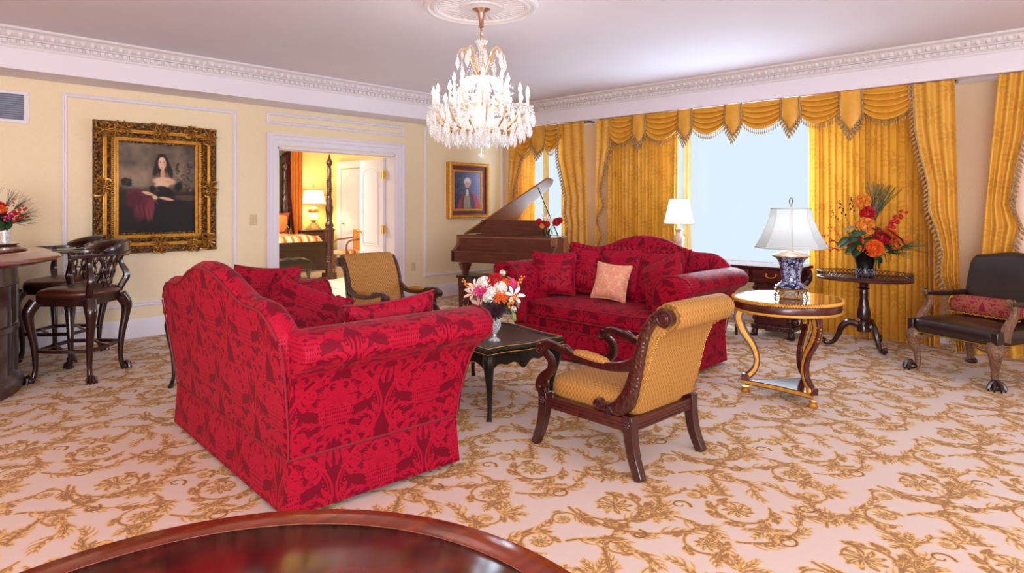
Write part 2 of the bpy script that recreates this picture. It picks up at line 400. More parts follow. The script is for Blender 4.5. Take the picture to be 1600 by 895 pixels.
def plain(name, col, rough=.6, metal=0, var=.06, scale=8, bump=0, coat=0, spec=.5, sheen=0):
    m, nt, b, N, L = nmat(name)
    co = objco(nt); n = N('ShaderNodeTexNoise'); n.inputs['Scale'].default_value = scale; n.inputs['Detail'].default_value = 5; L(co, n.inputs['Vector'])
    c = col if len(col) == 4 else col+(1,)
    r = ramp(nt, [(.3, tuple(x*(1-var) for x in c[:3])+(1,)), (.7, tuple(min(1, x*(1+var)) for x in c[:3])+(1,))], n.outputs['Fac'])
    L(r.outputs[0], b.inputs['Base Color']); b.inputs['Roughness'].default_value = rough; b.inputs['Metallic'].default_value = metal
    b.inputs['Coat Weight'].default_value = coat; b.inputs['Coat Roughness'].default_value = .08; b.inputs['Specular IOR Level'].default_value = spec
    if sheen: b.inputs['Sheen Weight'].default_value = sheen; b.inputs['Sheen Roughness'].default_value = .4
    if bump: addbump(nt, b, n.outputs['Fac'], bump, .004)
    return m
def wood(name, c1, c2, rough=.3, coat=.5, axis=0, sc=6, carve=0):
    m, nt, b, N, L = nmat(name)
    s = [sc*3]*3; s[axis] = sc*.25
    co = objco(nt, tuple(s)); n = N('ShaderNodeTexNoise'); n.inputs['Scale'].default_value = 1.6; n.inputs['Detail'].default_value = 8; n.inputs['Distortion'].default_value = .8; L(co, n.inputs['Vector'])
    r = ramp(nt, [(.28, S(c2)), (.72, S(c1))], n.outputs['Fac']); L(r.outputs[0], b.inputs['Base Color'])
    b.inputs['Roughness'].default_value = rough; b.inputs['Coat Weight'].default_value = coat; b.inputs['Coat Roughness'].default_value = .1
    if carve:
        v = N('ShaderNodeTexVoronoi'); v.inputs['Scale'].default_value = carve; v.feature = 'SMOOTH_F1'; L(objco(nt), v.inputs['Vector']); addbump(nt, b, v.outputs['Distance'], .9, .01)
    return m
def boximg(name, im, scale, rough=.7, tint=None, sheen=0, bumpst=.25, spec=.4, proj='BOX', rot=(0, 0, 0)):
    m, nt, b, N, L = nmat(name)
    t = N('ShaderNodeTexImage'); t.image = im; t.projection = proj
    if proj == 'BOX': t.projection_blend = .15
    L(objco(nt, scale, rot), t.inputs[0]); L(t.outputs[0], b.inputs['Base Color'])
    b.inputs['Roughness'].default_value = rough; b.inputs['Specular IOR Level'].default_value = spec
    if sheen: b.inputs['Sheen Weight'].default_value = sheen; b.inputs['Sheen Roughness'].default_value = .35
    addbump(nt, b, t.outputs[0], bumpst, .0015)
    return m
def flatimg(name, im, axu, u0, u1, axv, v0, v1, rough=.7):
    m, nt, b, N, L = nmat(name)
    g = N('ShaderNodeNewGeometry') if False else N('ShaderNodeTexCoord'); sp = N('ShaderNodeSeparateXYZ'); L(g.outputs['Object'], sp.inputs[0])
    cb = N('ShaderNodeCombineXYZ')
    for k, ax, a, z in ((0, axu, u0, u1), (1, axv, v0, v1)):
        r = N('ShaderNodeMapRange'); r.clamp = False; r.inputs['From Min'].default_value = a; r.inputs['From Max'].default_value = z
        L(sp.outputs[ax], r.inputs[0]); L(r.outputs[0], cb.inputs[k])
    t = N('ShaderNodeTexImage'); t.image = im; t.extension = 'EXTEND'; L(cb.outputs[0], t.inputs[0]); L(t.outputs[0], b.inputs['Base Color'])
    b.inputs['Roughness'].default_value = rough; addbump(nt, b, t.outputs[0], .2, .001); return m

M = {}
M['ceil'] = plain('ceiling_paint', S('e6e2ee'), .9, var=.015, scale=2)
M['trim'] = plain('trim_paint', S('e8e4f0'), .45, var=.01, scale=3)
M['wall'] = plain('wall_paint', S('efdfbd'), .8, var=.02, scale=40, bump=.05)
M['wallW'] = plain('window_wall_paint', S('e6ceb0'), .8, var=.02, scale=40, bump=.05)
M['bedwall'] = plain('bedroom_paint', S('efdc9c'), .8, var=.02, scale=30)
M['plaster'] = plain('plaster_relief', S('e2ddE2'.lower()), .7, var=.02)
M['mahog'] = wood('mahogany', '5a2018', '2c0d0b', .34, .3)
M['mahogz'] = wood('mahogany_upright', '4a1a16', '220a09', .3, .5, 2)
M['carved'] = wood('mahogany_carved', '4e1c15', '220a08', .3, .5, 2, carve=55)
M['dark'] = wood('dark_mahogany', '351310', '160706', .3, .5, 2)
M['bar'] = wood('bar_top_mahogany', '8a4038', '66281f', .22, .8, 1)
M['barbase'] = wood('bar_base_mahogany', '4a201a', '2a100c', .4, .3, 2)
M['piano'] = wood('piano_walnut', '6e3a2a', '4c2218', .33, .4, 0, 10)
M['lidw'] = wood('piano_lid_walnut', 'a8683c', '7a4426', .55, .0, 0, 8)
M['black'] = plain('black_lacquer', S('15120f'), .32, var=.2, coat=.12, spec=.35)
M['gold'] = plain('gilt', S('c98f35'), .38, .75, var=.25, scale=30, bump=.1)
M['gilt_p'] = plain('gilt_matte', S('d39a3c'), .45, .35, var=.2, scale=30)
M['brass'] = plain('brass', S('e0b040'), .25, 1, var=.05)
M['silver'] = plain('silver', S('dcd8d4'), .35, 1, var=.05)
M['leather'] = plain('black_leather', S('241713'), .32, var=.25, scale=14, bump=.15, coat=.15)
M['leather_br'] = plain('brown_leather', S('4a2013'), .35, var=.3, scale=10, bump=.1, coat=.2)
M['leather_bk'] = plain('bench_leather', S('101010'), .28, var=.2, coat=.3)
M['oak'] = wood('weathered_oak', '8a6248', '563a28', .5, .15, 2, 7, carve=60)
M['cord'] = plain('crimson_cord', S('7d0c20'), .7)
M['green'] = plain('leaf_green', S('2c4a22'), .5, var=.5, scale=30)
M['lgreen'] = plain('light_leaf_green', S('7aa040'), .5, var=.3, scale=30)
M['red'] = plain('red_petal', S('b80f1c'), .6, var=.25, scale=60)
M['orange'] = plain('orange_petal', S('e2641c'), .6, var=.3, scale=60)
M['yorange'] = plain('apricot_petal', S('ee9a3c'), .6, var=.25, scale=80)
M['white'] = plain('white_petal', S('f4f0e6'), .6, var=.05, scale=60)
M['pink'] = plain('pink_petal', S('ecbfb6'), .6, var=.12, scale=40)
M['magenta'] = plain('magenta_petal', S('c02a6a'), .6, var=.25, scale=60)
M['plum'] = plain('plum_petal', S('2a0b14'), .6, var=.3, scale=60)
M['bvase'] = plain('black_vase_glaze', S('0e0c0c'), .25, coat=.4)
M['shade'] = None
M['bone'] = plain('ivory_plastic', S('d8c49c'), .4)
M['grille'] = plain('vent_grille', S('8d93a6'), .5)
M['porc'] = plain('painted_porcelain', S('dcbfa4'), .25, var=.3, scale=30, coat=.5)
M['cream'] = plain('cream_upholstery', S('c8b494'), .8)
M['braid'] = plain('gold_bead_fringe', S('a88658'), .5, .1, var=.55, scale=60)
M['lining'] = plain('curtain_lining', S('e6c9b8'), .8)
M['stone'] = plain('lamp_stone', S('b08850'), .4, var=.5, scale=20)

def glassy(name, tint=(1, 1, 1, 1), tr=.75, rough=.02):
    m, nt, b, N, L = nmat(name); out = nt.nodes['Material Output']; nt.nodes.remove(b)
    t = N('ShaderNodeBsdfTransparent'); t.inputs[0].default_value = tint
    g = N('ShaderNodeBsdfGlossy'); g.inputs['Roughness'].default_value = rough
    lw = N('ShaderNodeLayerWeight'); lw.inputs[0].default_value = tr
    mx = N('ShaderNodeMixShader'); L(lw.outputs['Fresnel'], mx.inputs[0]); L(t.outputs[0], mx.inputs[1]); L(g.outputs[0], mx.inputs[2]); L(mx.outputs[0], out.inputs[0]); return m
def cutg():
    m, nt, b, N, L = nmat('cut_glass'); b.inputs['Base Color'].default_value = (.85, .88, .92, 1); b.inputs['Roughness'].default_value = .05; b.inputs['Specular IOR Level'].default_value = 1; b.inputs['Metallic'].default_value = .3
    t = N('ShaderNodeBsdfTransparent'); mx = N('ShaderNodeMixShader'); v = N('ShaderNodeTexVoronoi'); v.inputs['Scale'].default_value = 110; L(objco(nt), v.inputs['Vector'])
    r = ramp(nt, [(.25, (.05, .05, .05, 1)), (.6, (.95, .95, .95, 1))], v.outputs['Distance']); L(r.outputs[0], mx.inputs[0]); L(t.outputs[0], mx.inputs[1]); L(b.outputs[0], mx.inputs[2]); L(mx.outputs[0], nt.nodes['Material Output'].inputs[0]); return m
M['cutglass'] = cutg()
M['pane'] = glassy('window_glass', tr=.08)
M['glass'] = glassy('clear_glass', (.96, .97, .98, 1), .45, .06)
def crystal():
    m, nt, b, N, L = nmat('cut_crystal')
    b.inputs['Base Color'].default_value = (.93, .95, .98, 1); b.inputs['Roughness'].default_value = .08; b.inputs['Metallic'].default_value = .0
    b.inputs['Transmission Weight'].default_value = .0; b.inputs['Specular IOR Level'].default_value = 1.0; b.inputs['Coat Weight'].default_value = 1; b.inputs['Coat Roughness'].default_value = .03
    out = nt.nodes['Material Output']; t = N('ShaderNodeBsdfTransparent'); mx = N('ShaderNodeMixShader')
    tl = N('ShaderNodeBsdfTranslucent'); tl.inputs[0].default_value = (.95, .97, 1, 1); m2 = N('ShaderNodeMixShader'); m2.inputs[0].default_value = .45
    L(b.outputs[0], m2.inputs[1]); L(tl.outputs[0], m2.inputs[2])
    n = N('ShaderNodeTexNoise'); n.inputs['Scale'].default_value = 90; L(objco(nt), n.inputs['Vector'])
    r = ramp(nt, [(.38, (.12, .12, .12, 1)), (.62, (1, 1, 1, 1))], n.outputs['Fac']); L(r.outputs[0], mx.inputs[0])
    L(t.outputs[0], mx.inputs[1]); L(m2.outputs[0], mx.inputs[2]); L(mx.outputs[0], out.inputs[0]); return m
M['crystal'] = crystal(); M['armglass'] = plain('golden_glass', S('d8b48c'), .15, .2, var=.2, scale=60, coat=.6)
def emit(name, col, st, base=(.9, .85, .7, 1)):
    m, nt, b, N, L = nmat(name); b.inputs['Base Color'].default_value = base; b.inputs['Emission Color'].default_value = col; b.inputs['Emission Strength'].default_value = st
    b.inputs['Roughness'].default_value = .6; return m
M['bulb'] = emit('flame_bulb', (1, .95, .85, 1), 5)
M['litshade'] = emit('lit_bedside_shade', (1, .78, .42, 1), 1.6)
M['litglass'] = emit('lit_lamp_glass', (1, .82, .45, 1), .9)
def silk(name, col):
    m = plain(name, col, .8, var=.01); nt = m.node_tree; b = nt.nodes['Principled BSDF']; tl = nt.nodes.new('ShaderNodeBsdfTranslucent'); tl.inputs[0].default_value = col
    mx = nt.nodes.new('ShaderNodeMixShader'); mx.inputs[0].default_value = .5; nt.links.new(b.outputs[0], mx.inputs[1]); nt.links.new(tl.outputs[0], mx.inputs[2]); nt.links.new(mx.outputs[0], nt.nodes['Material Output'].inputs[0]); return m
M['frontshade'] = silk('silk_shade', S('d6e2e6')); M['shade'] = silk('ivory_silk', S('dfe2dc'))

_dm, _dR = damask_image()
def damask(name, dark, light, tile=1.0, sheen=.35, rough=.55):
    rs = np.random.RandomState(4); m = _dm
    g = np.zeros(m.shape+(3,), np.float32)+hexa(dark); g = mixc(g, hexa(light), m); g *= (1+.10*(rs.rand(*m.shape)-.5))[..., None]
    im = mkimg(name, g); return im
M['damask'] = boximg('crimson_damask', damask('crimson_damask', '6c021c', 'a4092c'), (1/.50, 1/.50, 1/.70), .6, sheen=.03, spec=.15)
# ceiling and table tops need u,v in x,y so the same tile is used on every face by BOX projection
M['brocade'] = None
def brocade():
    R = Ras(512, (.34, 0), (0, .46), 700); rnd = random.Random(9)
    for (cx, cy) in ((0, 0), (.17, .23)):
        rosette(R, 'm', (cx, cy), .045, 7, .012)
        for i in range(9):
            a = i*.7; leaf(R, 'm', (cx+.05*math.cos(a), cy+.06*math.sin(a)), a, .07, .9*(-1)**i, .010, 3)
        R.stroke('m', spir((cx+.07, cy-.08), .045, .01, 1, 1.1, 30), .006, .003); R.stroke('m', spir((cx-.07, cy+.10), .04, .01, 4, -1.1, 30), .006, .003)
    m = R.layer('m'); rs = np.random.RandomState(4)
    g = np.zeros(m.shape+(3,), np.float32)+hexa('ecb342'); g = mixc(g, hexa('cf9330'), m*.6); g *= (1+.08*(rs.rand(*m.shape)-.5))[..., None]
    return mkimg('gold_brocade', g)
def clothmat(name, im, sc):
    m = boximg(name, im, sc, .38, sheen=.1, bumpst=.05, spec=.5, proj='FLAT', rot=(-PI/2, 0, 0)); nt = m.node_tree; b = nt.nodes['Principled BSDF']; out = nt.nodes['Material Output']
    tl = nt.nodes.new('ShaderNodeBsdfTranslucent'); mx = nt.nodes.new('ShaderNodeMixShader'); mx.inputs[0].default_value = .22
    img = [n for n in nt.nodes if n.type == 'TEX_IMAGE'][0]; nt.links.new(img.outputs[0], tl.inputs[0])
    nt.links.new(b.outputs[0], mx.inputs[1]); nt.links.new(tl.outputs[0], mx.inputs[2]); nt.links.new(mx.outputs[0], out.inputs[0]); return m
_br = brocade()
M['brocade'] = clothmat('gold_brocade_drape', _br, (1/.34, 1, 1/.46))
M['silk'] = plain('gold_silk', S('e2a437'), .34, var=.08, scale=10)
M['sheer'] = plain('pale_sheer', S('f2edb8'), .8)
def tanimg():
    N_ = 128; y, x = np.mgrid[0:N_, 0:N_]/N_
    s = 2*PI; d = np.abs(np.sin(s*(x+y)/1)*.0+np.cos(s*x)+np.cos(s*y)); e = np.abs(np.cos(s*x)-np.cos(s*y))
    a = np.clip((.55-d)*3, 0, 1); b_ = np.clip((.25-np.abs(np.hypot((x-.5)*1.2, y-.5)-.25))*6, 0, 1)*.5
    rs = np.random.RandomState(3); g = np.zeros((N_, N_, 3))+hexa('9c6a2a'); g = mixc(g, hexa('bf8c4c'), np.clip(a+b_*.6, 0, 1)); g *= (1+.14*(rs.rand(N_, N_)-.5))[..., None]
    return mkimg('tan_weave', g)
M['tan'] = boximg('tan_weave_upholstery', tanimg(), (38, 38, 30), .7, bumpst=.5)
def pinkimg():
    g0 = np.zeros(_dm.shape+(3,), np.float32)+hexa('e4b088'); g0 = mixc(g0, hexa('d6726a'), np.roll(_dm, 100, 1)*.55); return mkimg('gold_pink_floral', g0)
M['goldpillow'] = boximg('gold_pink_silk', pinkimg(), (6, 6, 4), .5, sheen=.3)
M['bolster'] = boximg('red_gold_tapestry', damask('red_gold_tapestry', '84102a', '9e5a44'), (3.4, 3.4, 2.6), .6)
def blueimg():
    R = Ras(384, (.10, 0), (0, .10)); rnd = random.Random(2)
    for i in range(16):
        c = (rnd.random()*.1, rnd.random()*.1); h = rnd.choice((1, -1)); R.stroke('m', spir(c, .011, .003, rnd.random()*6, h*1.3, 24), .0013, .0009)
        rosette(R, 'm', (rnd.random()*.1, rnd.random()*.1), .005, 5, .0016)
        leaf(R, 'm', (rnd.random()*.1, rnd.random()*.1), rnd.random()*6, .018, 1, .002, 3)
    m = R.layer('m'); g = np.zeros(m.shape+(3,), np.float32)+hexa('141f4c'); return mkimg('blue_white_scrolls', mixc(g, hexa('c9d4ea'), m))
M['blue'] = boximg('cobalt_porcelain', blueimg(), (7, 7, 7), .15, bumpst=.0, spec=.7); M['blue'].node_tree.nodes['Principled BSDF'].inputs['Coat Weight'].default_value = .8
def stripe(name, cols, sc, axis):
    m, nt, b, N, L = nmat(name); sp = N('ShaderNodeSeparateXYZ'); L(objco(nt, (sc,)*3), sp.inputs[0])
    md = N('ShaderNodeMath'); md.operation = 'FRACT'; L(sp.outputs[axis], md.inputs[0])
    st = [(i/len(cols), S(c)) for i, c in enumerate(cols)]; r = ramp(nt, st, md.outputs[0]); r.color_ramp.interpolation = 'CONSTANT'
    L(r.outputs[0], b.inputs['Base Color']); b.inputs['Roughness'].default_value = .6; return m
M['quilt'] = stripe('striped_quilt', ['e8b070', 'f0d0a0', 'c05a3c', 'f0d0a0', 'e0964c', 'b04838'], 3.2, 1)
M['olive'] = stripe('striped_drape', ['6e6a50', '3c3428', '8a8468', '4a4436'], 9, 1)
M['odrape'] = plain('orange_drape', S('d8802c'), .5, var=.1)
M['maroon'] = plain('maroon_trim', S('6a1420'), .7)

def carpetmat():
    m, nt, b, N, L = nmat('scroll_carpet'); im = carpet_image()
    g = N('ShaderNodeNewGeometry'); sp = N('ShaderNodeSeparateXYZ'); L(g.outputs['Position'], sp.inputs[0])
    def mth(op, a, c=None, d=None):
        n = N('ShaderNodeMath'); n.operation = op
        for k, q in enumerate((a, c, d)):
            if q is None: continue
            if isinstance(q, (int, float)): n.inputs[k].default_value = q
            else: L(q, n.inputs[k])
        return n.outputs[0]
    u = mth('DIVIDE', sp.outputs[0], .98); v0 = mth('MULTIPLY_ADD', u, -.30, sp.outputs[1]); v = mth('DIVIDE', v0, .94)
    cb = N('ShaderNodeCombineXYZ'); L(u, cb.inputs[0]); L(v, cb.inputs[1]); t = N('ShaderNodeTexImage'); t.image = im; L(cb.outputs[0], t.inputs[0])
    n = N('ShaderNodeTexNoise'); n.inputs['Scale'].default_value = 350; L(g.outputs['Position'], n.inputs['Vector'])
    L(t.outputs[0], b.inputs['Base Color']); b.inputs['Roughness'].default_value = .95; b.inputs['Specular IOR Level'].default_value = .15
    b.inputs['Sheen Weight'].default_value = .15; addbump(nt, b, n.outputs['Fac'], .35, .004); return m
M['carpet'] = carpetmat()
def rugmat():
    m, nt, b, N, L = nmat('bedroom_rug'); co = objco(nt)
    v = N('ShaderNodeTexVoronoi'); v.inputs['Scale'].default_value = 3.0; L(co, v.inputs['Vector']); n = N('ShaderNodeTexNoise'); n.inputs['Scale'].default_value = 12; L(co, n.inputs['Vector'])
    a = N('ShaderNodeMath'); a.operation = 'MULTIPLY_ADD'; L(n.outputs['Fac'], a.inputs[0]); a.inputs[1].default_value = .5; L(v.outputs['Distance'], a.inputs[2])
    r = ramp(nt, [(.32, S('b8605c')), (.40, S('d8a088')), (.47, S('efe6d8')), (.8, S('e8dccb'))], a.outputs[0]); L(r.outputs[0], b.inputs['Base Color']); b.inputs['Roughness'].default_value = .9; return m
M['rug'] = rugmat()
def flame():   # crotch mahogany veneer
    m, nt, b, N, L = nmat('flame_mahogany'); co = objco(nt, (2.2, 2.2, 2.2))
    n = N('ShaderNodeTexNoise'); n.inputs['Scale'].default_value = 1.3; n.inputs['Detail'].default_value = 7; n.inputs['Distortion'].default_value = 2.2; L(co, n.inputs['Vector'])
    r = ramp(nt, [(.30, S('260808')), (.5, S('4a0d10')), (.62, S('6a1716')), (.8, S('3a0b0c'))], n.outputs['Fac']); L(r.outputs[0], b.inputs['Base Color'])
    b.inputs['Roughness'].default_value = .13; b.inputs['Specular IOR Level'].default_value = .16; return m
M['flame'] = flame()
M['band'] = wood('crossband_mahogany', '8a3416', '5e1e0e', .13, .0, 1, 5); M['band'].node_tree.nodes['Principled BSDF'].inputs['Specular IOR Level'].default_value = .16; M['band'].node_tree.nodes['Principled BSDF'].inputs['Coat Roughness'].default_value = .03

# ================================================================ SETTING
XL, YW, HC, ZS = -7.57, 7.75, 2.955, 2.61      # left wall, window wall, ceiling, soffit underside
XF, YF = -7.10, 7.30                              # soffit faces
struct('floor', MB().bb(XL-.2, 5.2, -4.2, YW+.2, -.1, 0), M['carpet'], 'cream carpet woven with golden acanthus scrolls')
struct('ceiling', MB().bb(XL-.3, 5.2, -4.2, YW+.3, HC, HC+.1), M['ceil'], 'pale plaster ceiling of the sitting room')
O0, O1, OH = 3.757, 5.522, 2.115
wl = MB().bb(XL-.2, XL, -4.2, O0, 0, HC).bb(XL-.2, XL, O1, YW+.2, 0, HC).bb(XL-.2, XL, O0, O1, OH, HC)
struct('wall_left', wl, M['wall'], 'cream wall with picture panels and bedroom doorway', smooth=0)
WA = (-7.02, -5.98, .66, 2.60); WB = (-4.98, -1.62, .66, 2.60)
ww = MB()
for a, b_ in ((XL-.2, WA[0]), (WA[1], WB[0]), (WB[1], -.78), (.4, 5.2)): ww.bb(a, b_, YW, YW+.2, 0, HC)
for a in (WA, WB, (-.78, .4, .66, 2.6)): ww.bb(a[0], a[1], YW, YW+.2, 0, a[2]).bb(a[0], a[1], YW, YW+.2, a[3], HC)
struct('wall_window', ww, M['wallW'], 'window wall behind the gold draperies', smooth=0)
struct('wall_right', MB().bb(5.0, 5.2, -4.2, YW+.2, 0, HC), M['wall'], 'cream side wall outside the picture')
struct('wall_back', MB().bb(XL-.2, 5.2, -4.2, -4.0, 0, HC), M['wall'], 'cream wall behind the viewer')
struct('ceiling', MB().bb(XL, XF, -4, YW, ZS, HC).bb(XF, 5, YF, YW, ZS, HC), M['trim'], 'dropped soffit running round the room edge', smooth=0)
for k, a in enumerate((WA, WB, (-.78, .4, .66, 2.6))):
    x0, x1, z0, z1 = a; f = MB(); t = .05
    f.bb(x0, x1, YW+.05, YW+.12, z0, z0+t).bb(x0, x1, YW+.05, YW+.12, z1-t, z1).bb(x0, x0+t, YW+.05, YW+.12, z0+t, z1-t).bb(x1-t, x1, YW+.05, YW+.12, z0+t, z1-t)
    fr = struct('window_%d' % (k+1), f, M['trim'], ('narrow corner window behind the piano', 'wide bright window between gold drapes', 'window at the far right edge')[k], smooth=0)
    ob('pane', MB().bb(x0+t, x1-t, YW+.08, YW+.088, z0+t, z1-t), M['pane'], fr, smooth=0)
    ob('sill', MB().bb(x0-.04, x1+.04, YW-.06, YW+.05, z0-.035, z0), M['trim'], fr, bevel=.006)

# crown moulding with dentils and egg-and-dart
prof = [(0, 2.795), (.012, 2.795), (.018, 2.808), (.018, 2.818), (.03, 2.822), (.034, 2.862), (.058, 2.866), (.062, 2.876), (.075, 2.88), (.10, 2.905), (.118, 2.925), (.135, 2.929), (.15, 2.94), (.155, 2.955), (0, 2.955)]
def egg(n=6):
    m = MB(); m.ball((0, 0, 0), .018, 8, 5, (1, .8, 1.35)); return m
lc = MB(); lc.prism([(XF+p, z) for p, z in prof], -4, YF, 'y'); c1 = struct('trim_1', lc, M['plaster'], 'crown moulding along the painting wall', smooth=25)
rc = MB(); rc.prism([(YF-p, z) for p, z in prof], XF, 5, 'x'); c2 = struct('trim_2', rc, M['plaster'], 'crown moulding above the windows', smooth=25)
d1 = MB(); e1 = MB(); y = -1.0
while y < YF-.06:
    d1.bb(XF+.03, XF+.058, y, y+.034, 2.828, 2.860); y += .062
y = -1.0; dart = []
while y < YF-.12:
    e1.ball((XF+.095, y, 2.900), .023, 8, 5, (.7, .9, 1.2)); e1.prism([(XF+.10, 2.925), (XF+.125, 2.925), (XF+.09, 2.885)], y+.034, y+.044, 'y')
    e1.tube([(XF+.088, y-.026, 2.925), (XF+.083, y-.028, 2.897), (XF+.072, y-.012, 2.879), (XF+.072, y+.012, 2.879), (XF+.083, y+.028, 2.897), (XF+.088, y+.026, 2.925)], .006, 4); y += .078
d2 = MB(); e2 = MB(); x = XF+.08
while x < 1.2:
    d2.bb(x, x+.034, YF-.058, YF-.03, 2.828, 2.860); x += .062
x = XF+.14
while x < 1.2:
    e2.ball((x, YF-.095, 2.900), .023, 8, 5, (.9, .7, 1.2)); e2.prism([(YF-.10, 2.925), (YF-.125, 2.925), (YF-.09, 2.885)], x+.034, x+.044, 'x')
    e2.tube([(x-.026, YF-.088, 2.925), (x-.028, YF-.083, 2.897), (x-.012, YF-.072, 2.879), (x+.012, YF-.072, 2.879), (x+.028, YF-.083, 2.897), (x+.026, YF-.088, 2.925)], .006, 4); x += .078
for p, d, e in ((c1, d1, e1), (c2, d2, e2)):
    stuff(ob('dentil', d, M['plaster'], p, smooth=0)); stuff(ob('egg_and_dart', e, M['plaster'], p))

# baseboards, panel mouldings
bp = [(0, 0), (.018, 0), (.018, .15), (.014, .165), (.010, .185), (.004, .2), (0, .2)]
lb = MB().prism([(XL+p, z) for p, z in bp], -4, 3.609, 'y').prism([(XL+p, z) for p, z in bp], 5.681, YW, 'y')
struct('baseboard_left', lb, M['trim'], 'white baseboard under the painting panel')
struct('baseboard_window', MB().prism([(YW-p, z) for p, z in bp], XL, 5, 'x'), M['trim'], 'white baseboard under the windows')
def frame_mould(y0, y1, z0, z1, x=XL, wdt=.042):
    m = MB(); pr = [(0, 0), (.016, 0), (.022, .012), (.014, .022), (.02, .034), (.008, wdt), (0, wdt)]
    loops = []
    for d, o in pr: loops.append([Vector((x+d, y0+o, z0+o)), Vector((x+d, y1-o, z0+o)), Vector((x+d, y1-o, z1-o)), Vector((x+d, y0+o, z1-o))])
    n = 4; vs = [p for l in loops for p in l]; fs = []
    for i in range(len(loops)-1):
        for k in range(4): fs.append((i*4+k, i*4+(k+1) % 4, (i+1)*4+(k+1) % 4, (i+1)*4+k))
    return m.add(vs, fs)
for k, (a, lab) in enumerate((((1.527, 3.242, .33, 2.515), 'white panel moulding framing the lady portrait'), ((3.609, 5.681, 2.40, 2.55), 'long white panel moulding above the bedroom doorway'),
                 ((6.047, 7.72, .335, 2.58), 'white panel moulding behind the piano'), ((-1.6, 1.0, .33, 1.9), 'white panel moulding behind the bar'))):
    struct('trim_%d' % (k+3), frame_mould(*a), M['trim'], lab, smooth=20)
# door casing with stepped profile, jambs
cp = [(0, 0), (.03, 0), (.034, .02), (.024, .035), (.024, .075), (.016, .082), (.016, .135), (.010, .148), (.0, .148)]
cz = MB(); loops = []
for d, o in cp: loops.append([(XL+d, 3.609+o, 0), (XL+d, 3.609+o, 2.29-o-.0), (XL+d, 5.681-o, 2.29-o), (XL+d, 5.681-o, 0)])
fs = [(i*4+k, i*4+k+1, (i+1)*4+k+1, (i+1)*4+k) for i in range(len(loops)-1) for k in range(3)]
cz.add([p for l in loops for p in l], fs)
cs = struct('trim_7', cz, M['trim'], 'wide white stepped casing round the bedroom doorway', smooth=20)
ob('jamb', MB().bb(XL-.22, XL+.01, O0-.01, O0+.012, 0, OH+.01).bb(XL-.22, XL+.01, O1-.012, O1+.01, 0, OH+.01).bb(XL-.22, XL+.01, O0, O1, OH-.012, OH+.012), M['trim'], cs, smooth=0)

# ceiling medallion
med = MB(); med.lathe([(.05, -.03), (.10, -.028), (.13, -.018), (.16, -.022), (.165, -.012), (.34, -.010), (.35, -.026), (.37, -.03), (.385, -.018), (.40, -.016), (.415, -.03), (.435, -.026), (.45, -.0), (.05, 0)], 64, (-3.689, 3.457, HC))
cx, cy = .725*-.24-.689*5.0, .689*-.24+.725*5.0
med = MB(); med.lathe([(.04, -.03), (.10, -.028), (.13, -.018), (.16, -.024), (.168, -.012), (.34, -.010), (.35, -.026), (.37, -.03), (.385, -.018), (.40, -.016), (.415, -.03), (.435, -.026), (.45, 0)], 64, (cx, cy, HC), cap=False)
mo = struct('trim_8', med, M['plaster'], 'round fluted ceiling medallion above the chandelier', smooth=30)
rb = MB()
for k in range(40):
    a = 2*PI*k/40; rb.tube([(cx+r*math.cos(a+.15*(r-.17)), cy+r*math.sin(a+.15*(r-.17)), HC-.012) for r in (.175, .25, .335)], [.006, .009, .013], 6, h=[.006, .008, .008])
ob('flute', rb, M['plaster'], mo); stuff([c for c in mo.children][0])
# second plaster roundel just entering the frame at top left, and the vent
struct('trim_9', MB().lathe([(.02, -.02), (.2, -.02), (.22, -.03), (.25, -.02), (.28, 0)], 48, (-4.75, .32, HC), cap=False), M['plaster'], 'edge of a second ceiling roundel at top left')
v = thing('air_vent', 'white framed air vent with grey louvres high on left wall', 'vent', (XL, 1.02, 2.33))
f = MB()
for a, b_, c_, d_ in ((-.24, .24, -.15, -.12), (-.24, .24, .12, .15), (-.24, -.2, -.12, .12), (.2, .24, -.12, .12)): f.bb(.001, .018, a, b_, c_, d_)
ob('frame', f, M['trim'], v, bevel=.003); ob('backing', MB().bb(.001, .003, -.2, .2, -.12, .12), M['grille'], v)
sm = None
for k in range(12):
    z = -.11+k*.02; s_ = MB().box((0, 0, 0), (.014, .4, .003), M=Matrix.Rotation(.6, 3, 'Y')).mesh('louvre', M['grille'], 0) if sm is None else sm; sm = s_
    ob('louvre', s_, None, v, loc=(.010, 0, z))
for nm, lab, y_, z_ in (('light_switch', 'ivory wall switch left of the bedroom doorway', 3.45, 1.231), ('wall_outlet', 'ivory wall outlet right of the bedroom doorway', 5.85, .495)):
    t = thing(nm, lab, nm.split('_')[1], (XL, y_, z_))
    ob('plate', MB().bb(.001, .008, -.04, .04, -.06, .06), M['bone'], t, bevel=.003)
    if nm[0] == 'l': ob('toggle', MB().bb(.008, .013, -.018, .018, -.035, .035), M['bone'], t, bevel=.002)
    else:
        for dz in (-.025, .025): ob('socket', MB().lathe([(.016, 0), (.016, .003), (.012, .004)], 16, (.008, 0, dz), axis=(1, 0, 0)), M['bone'], t)

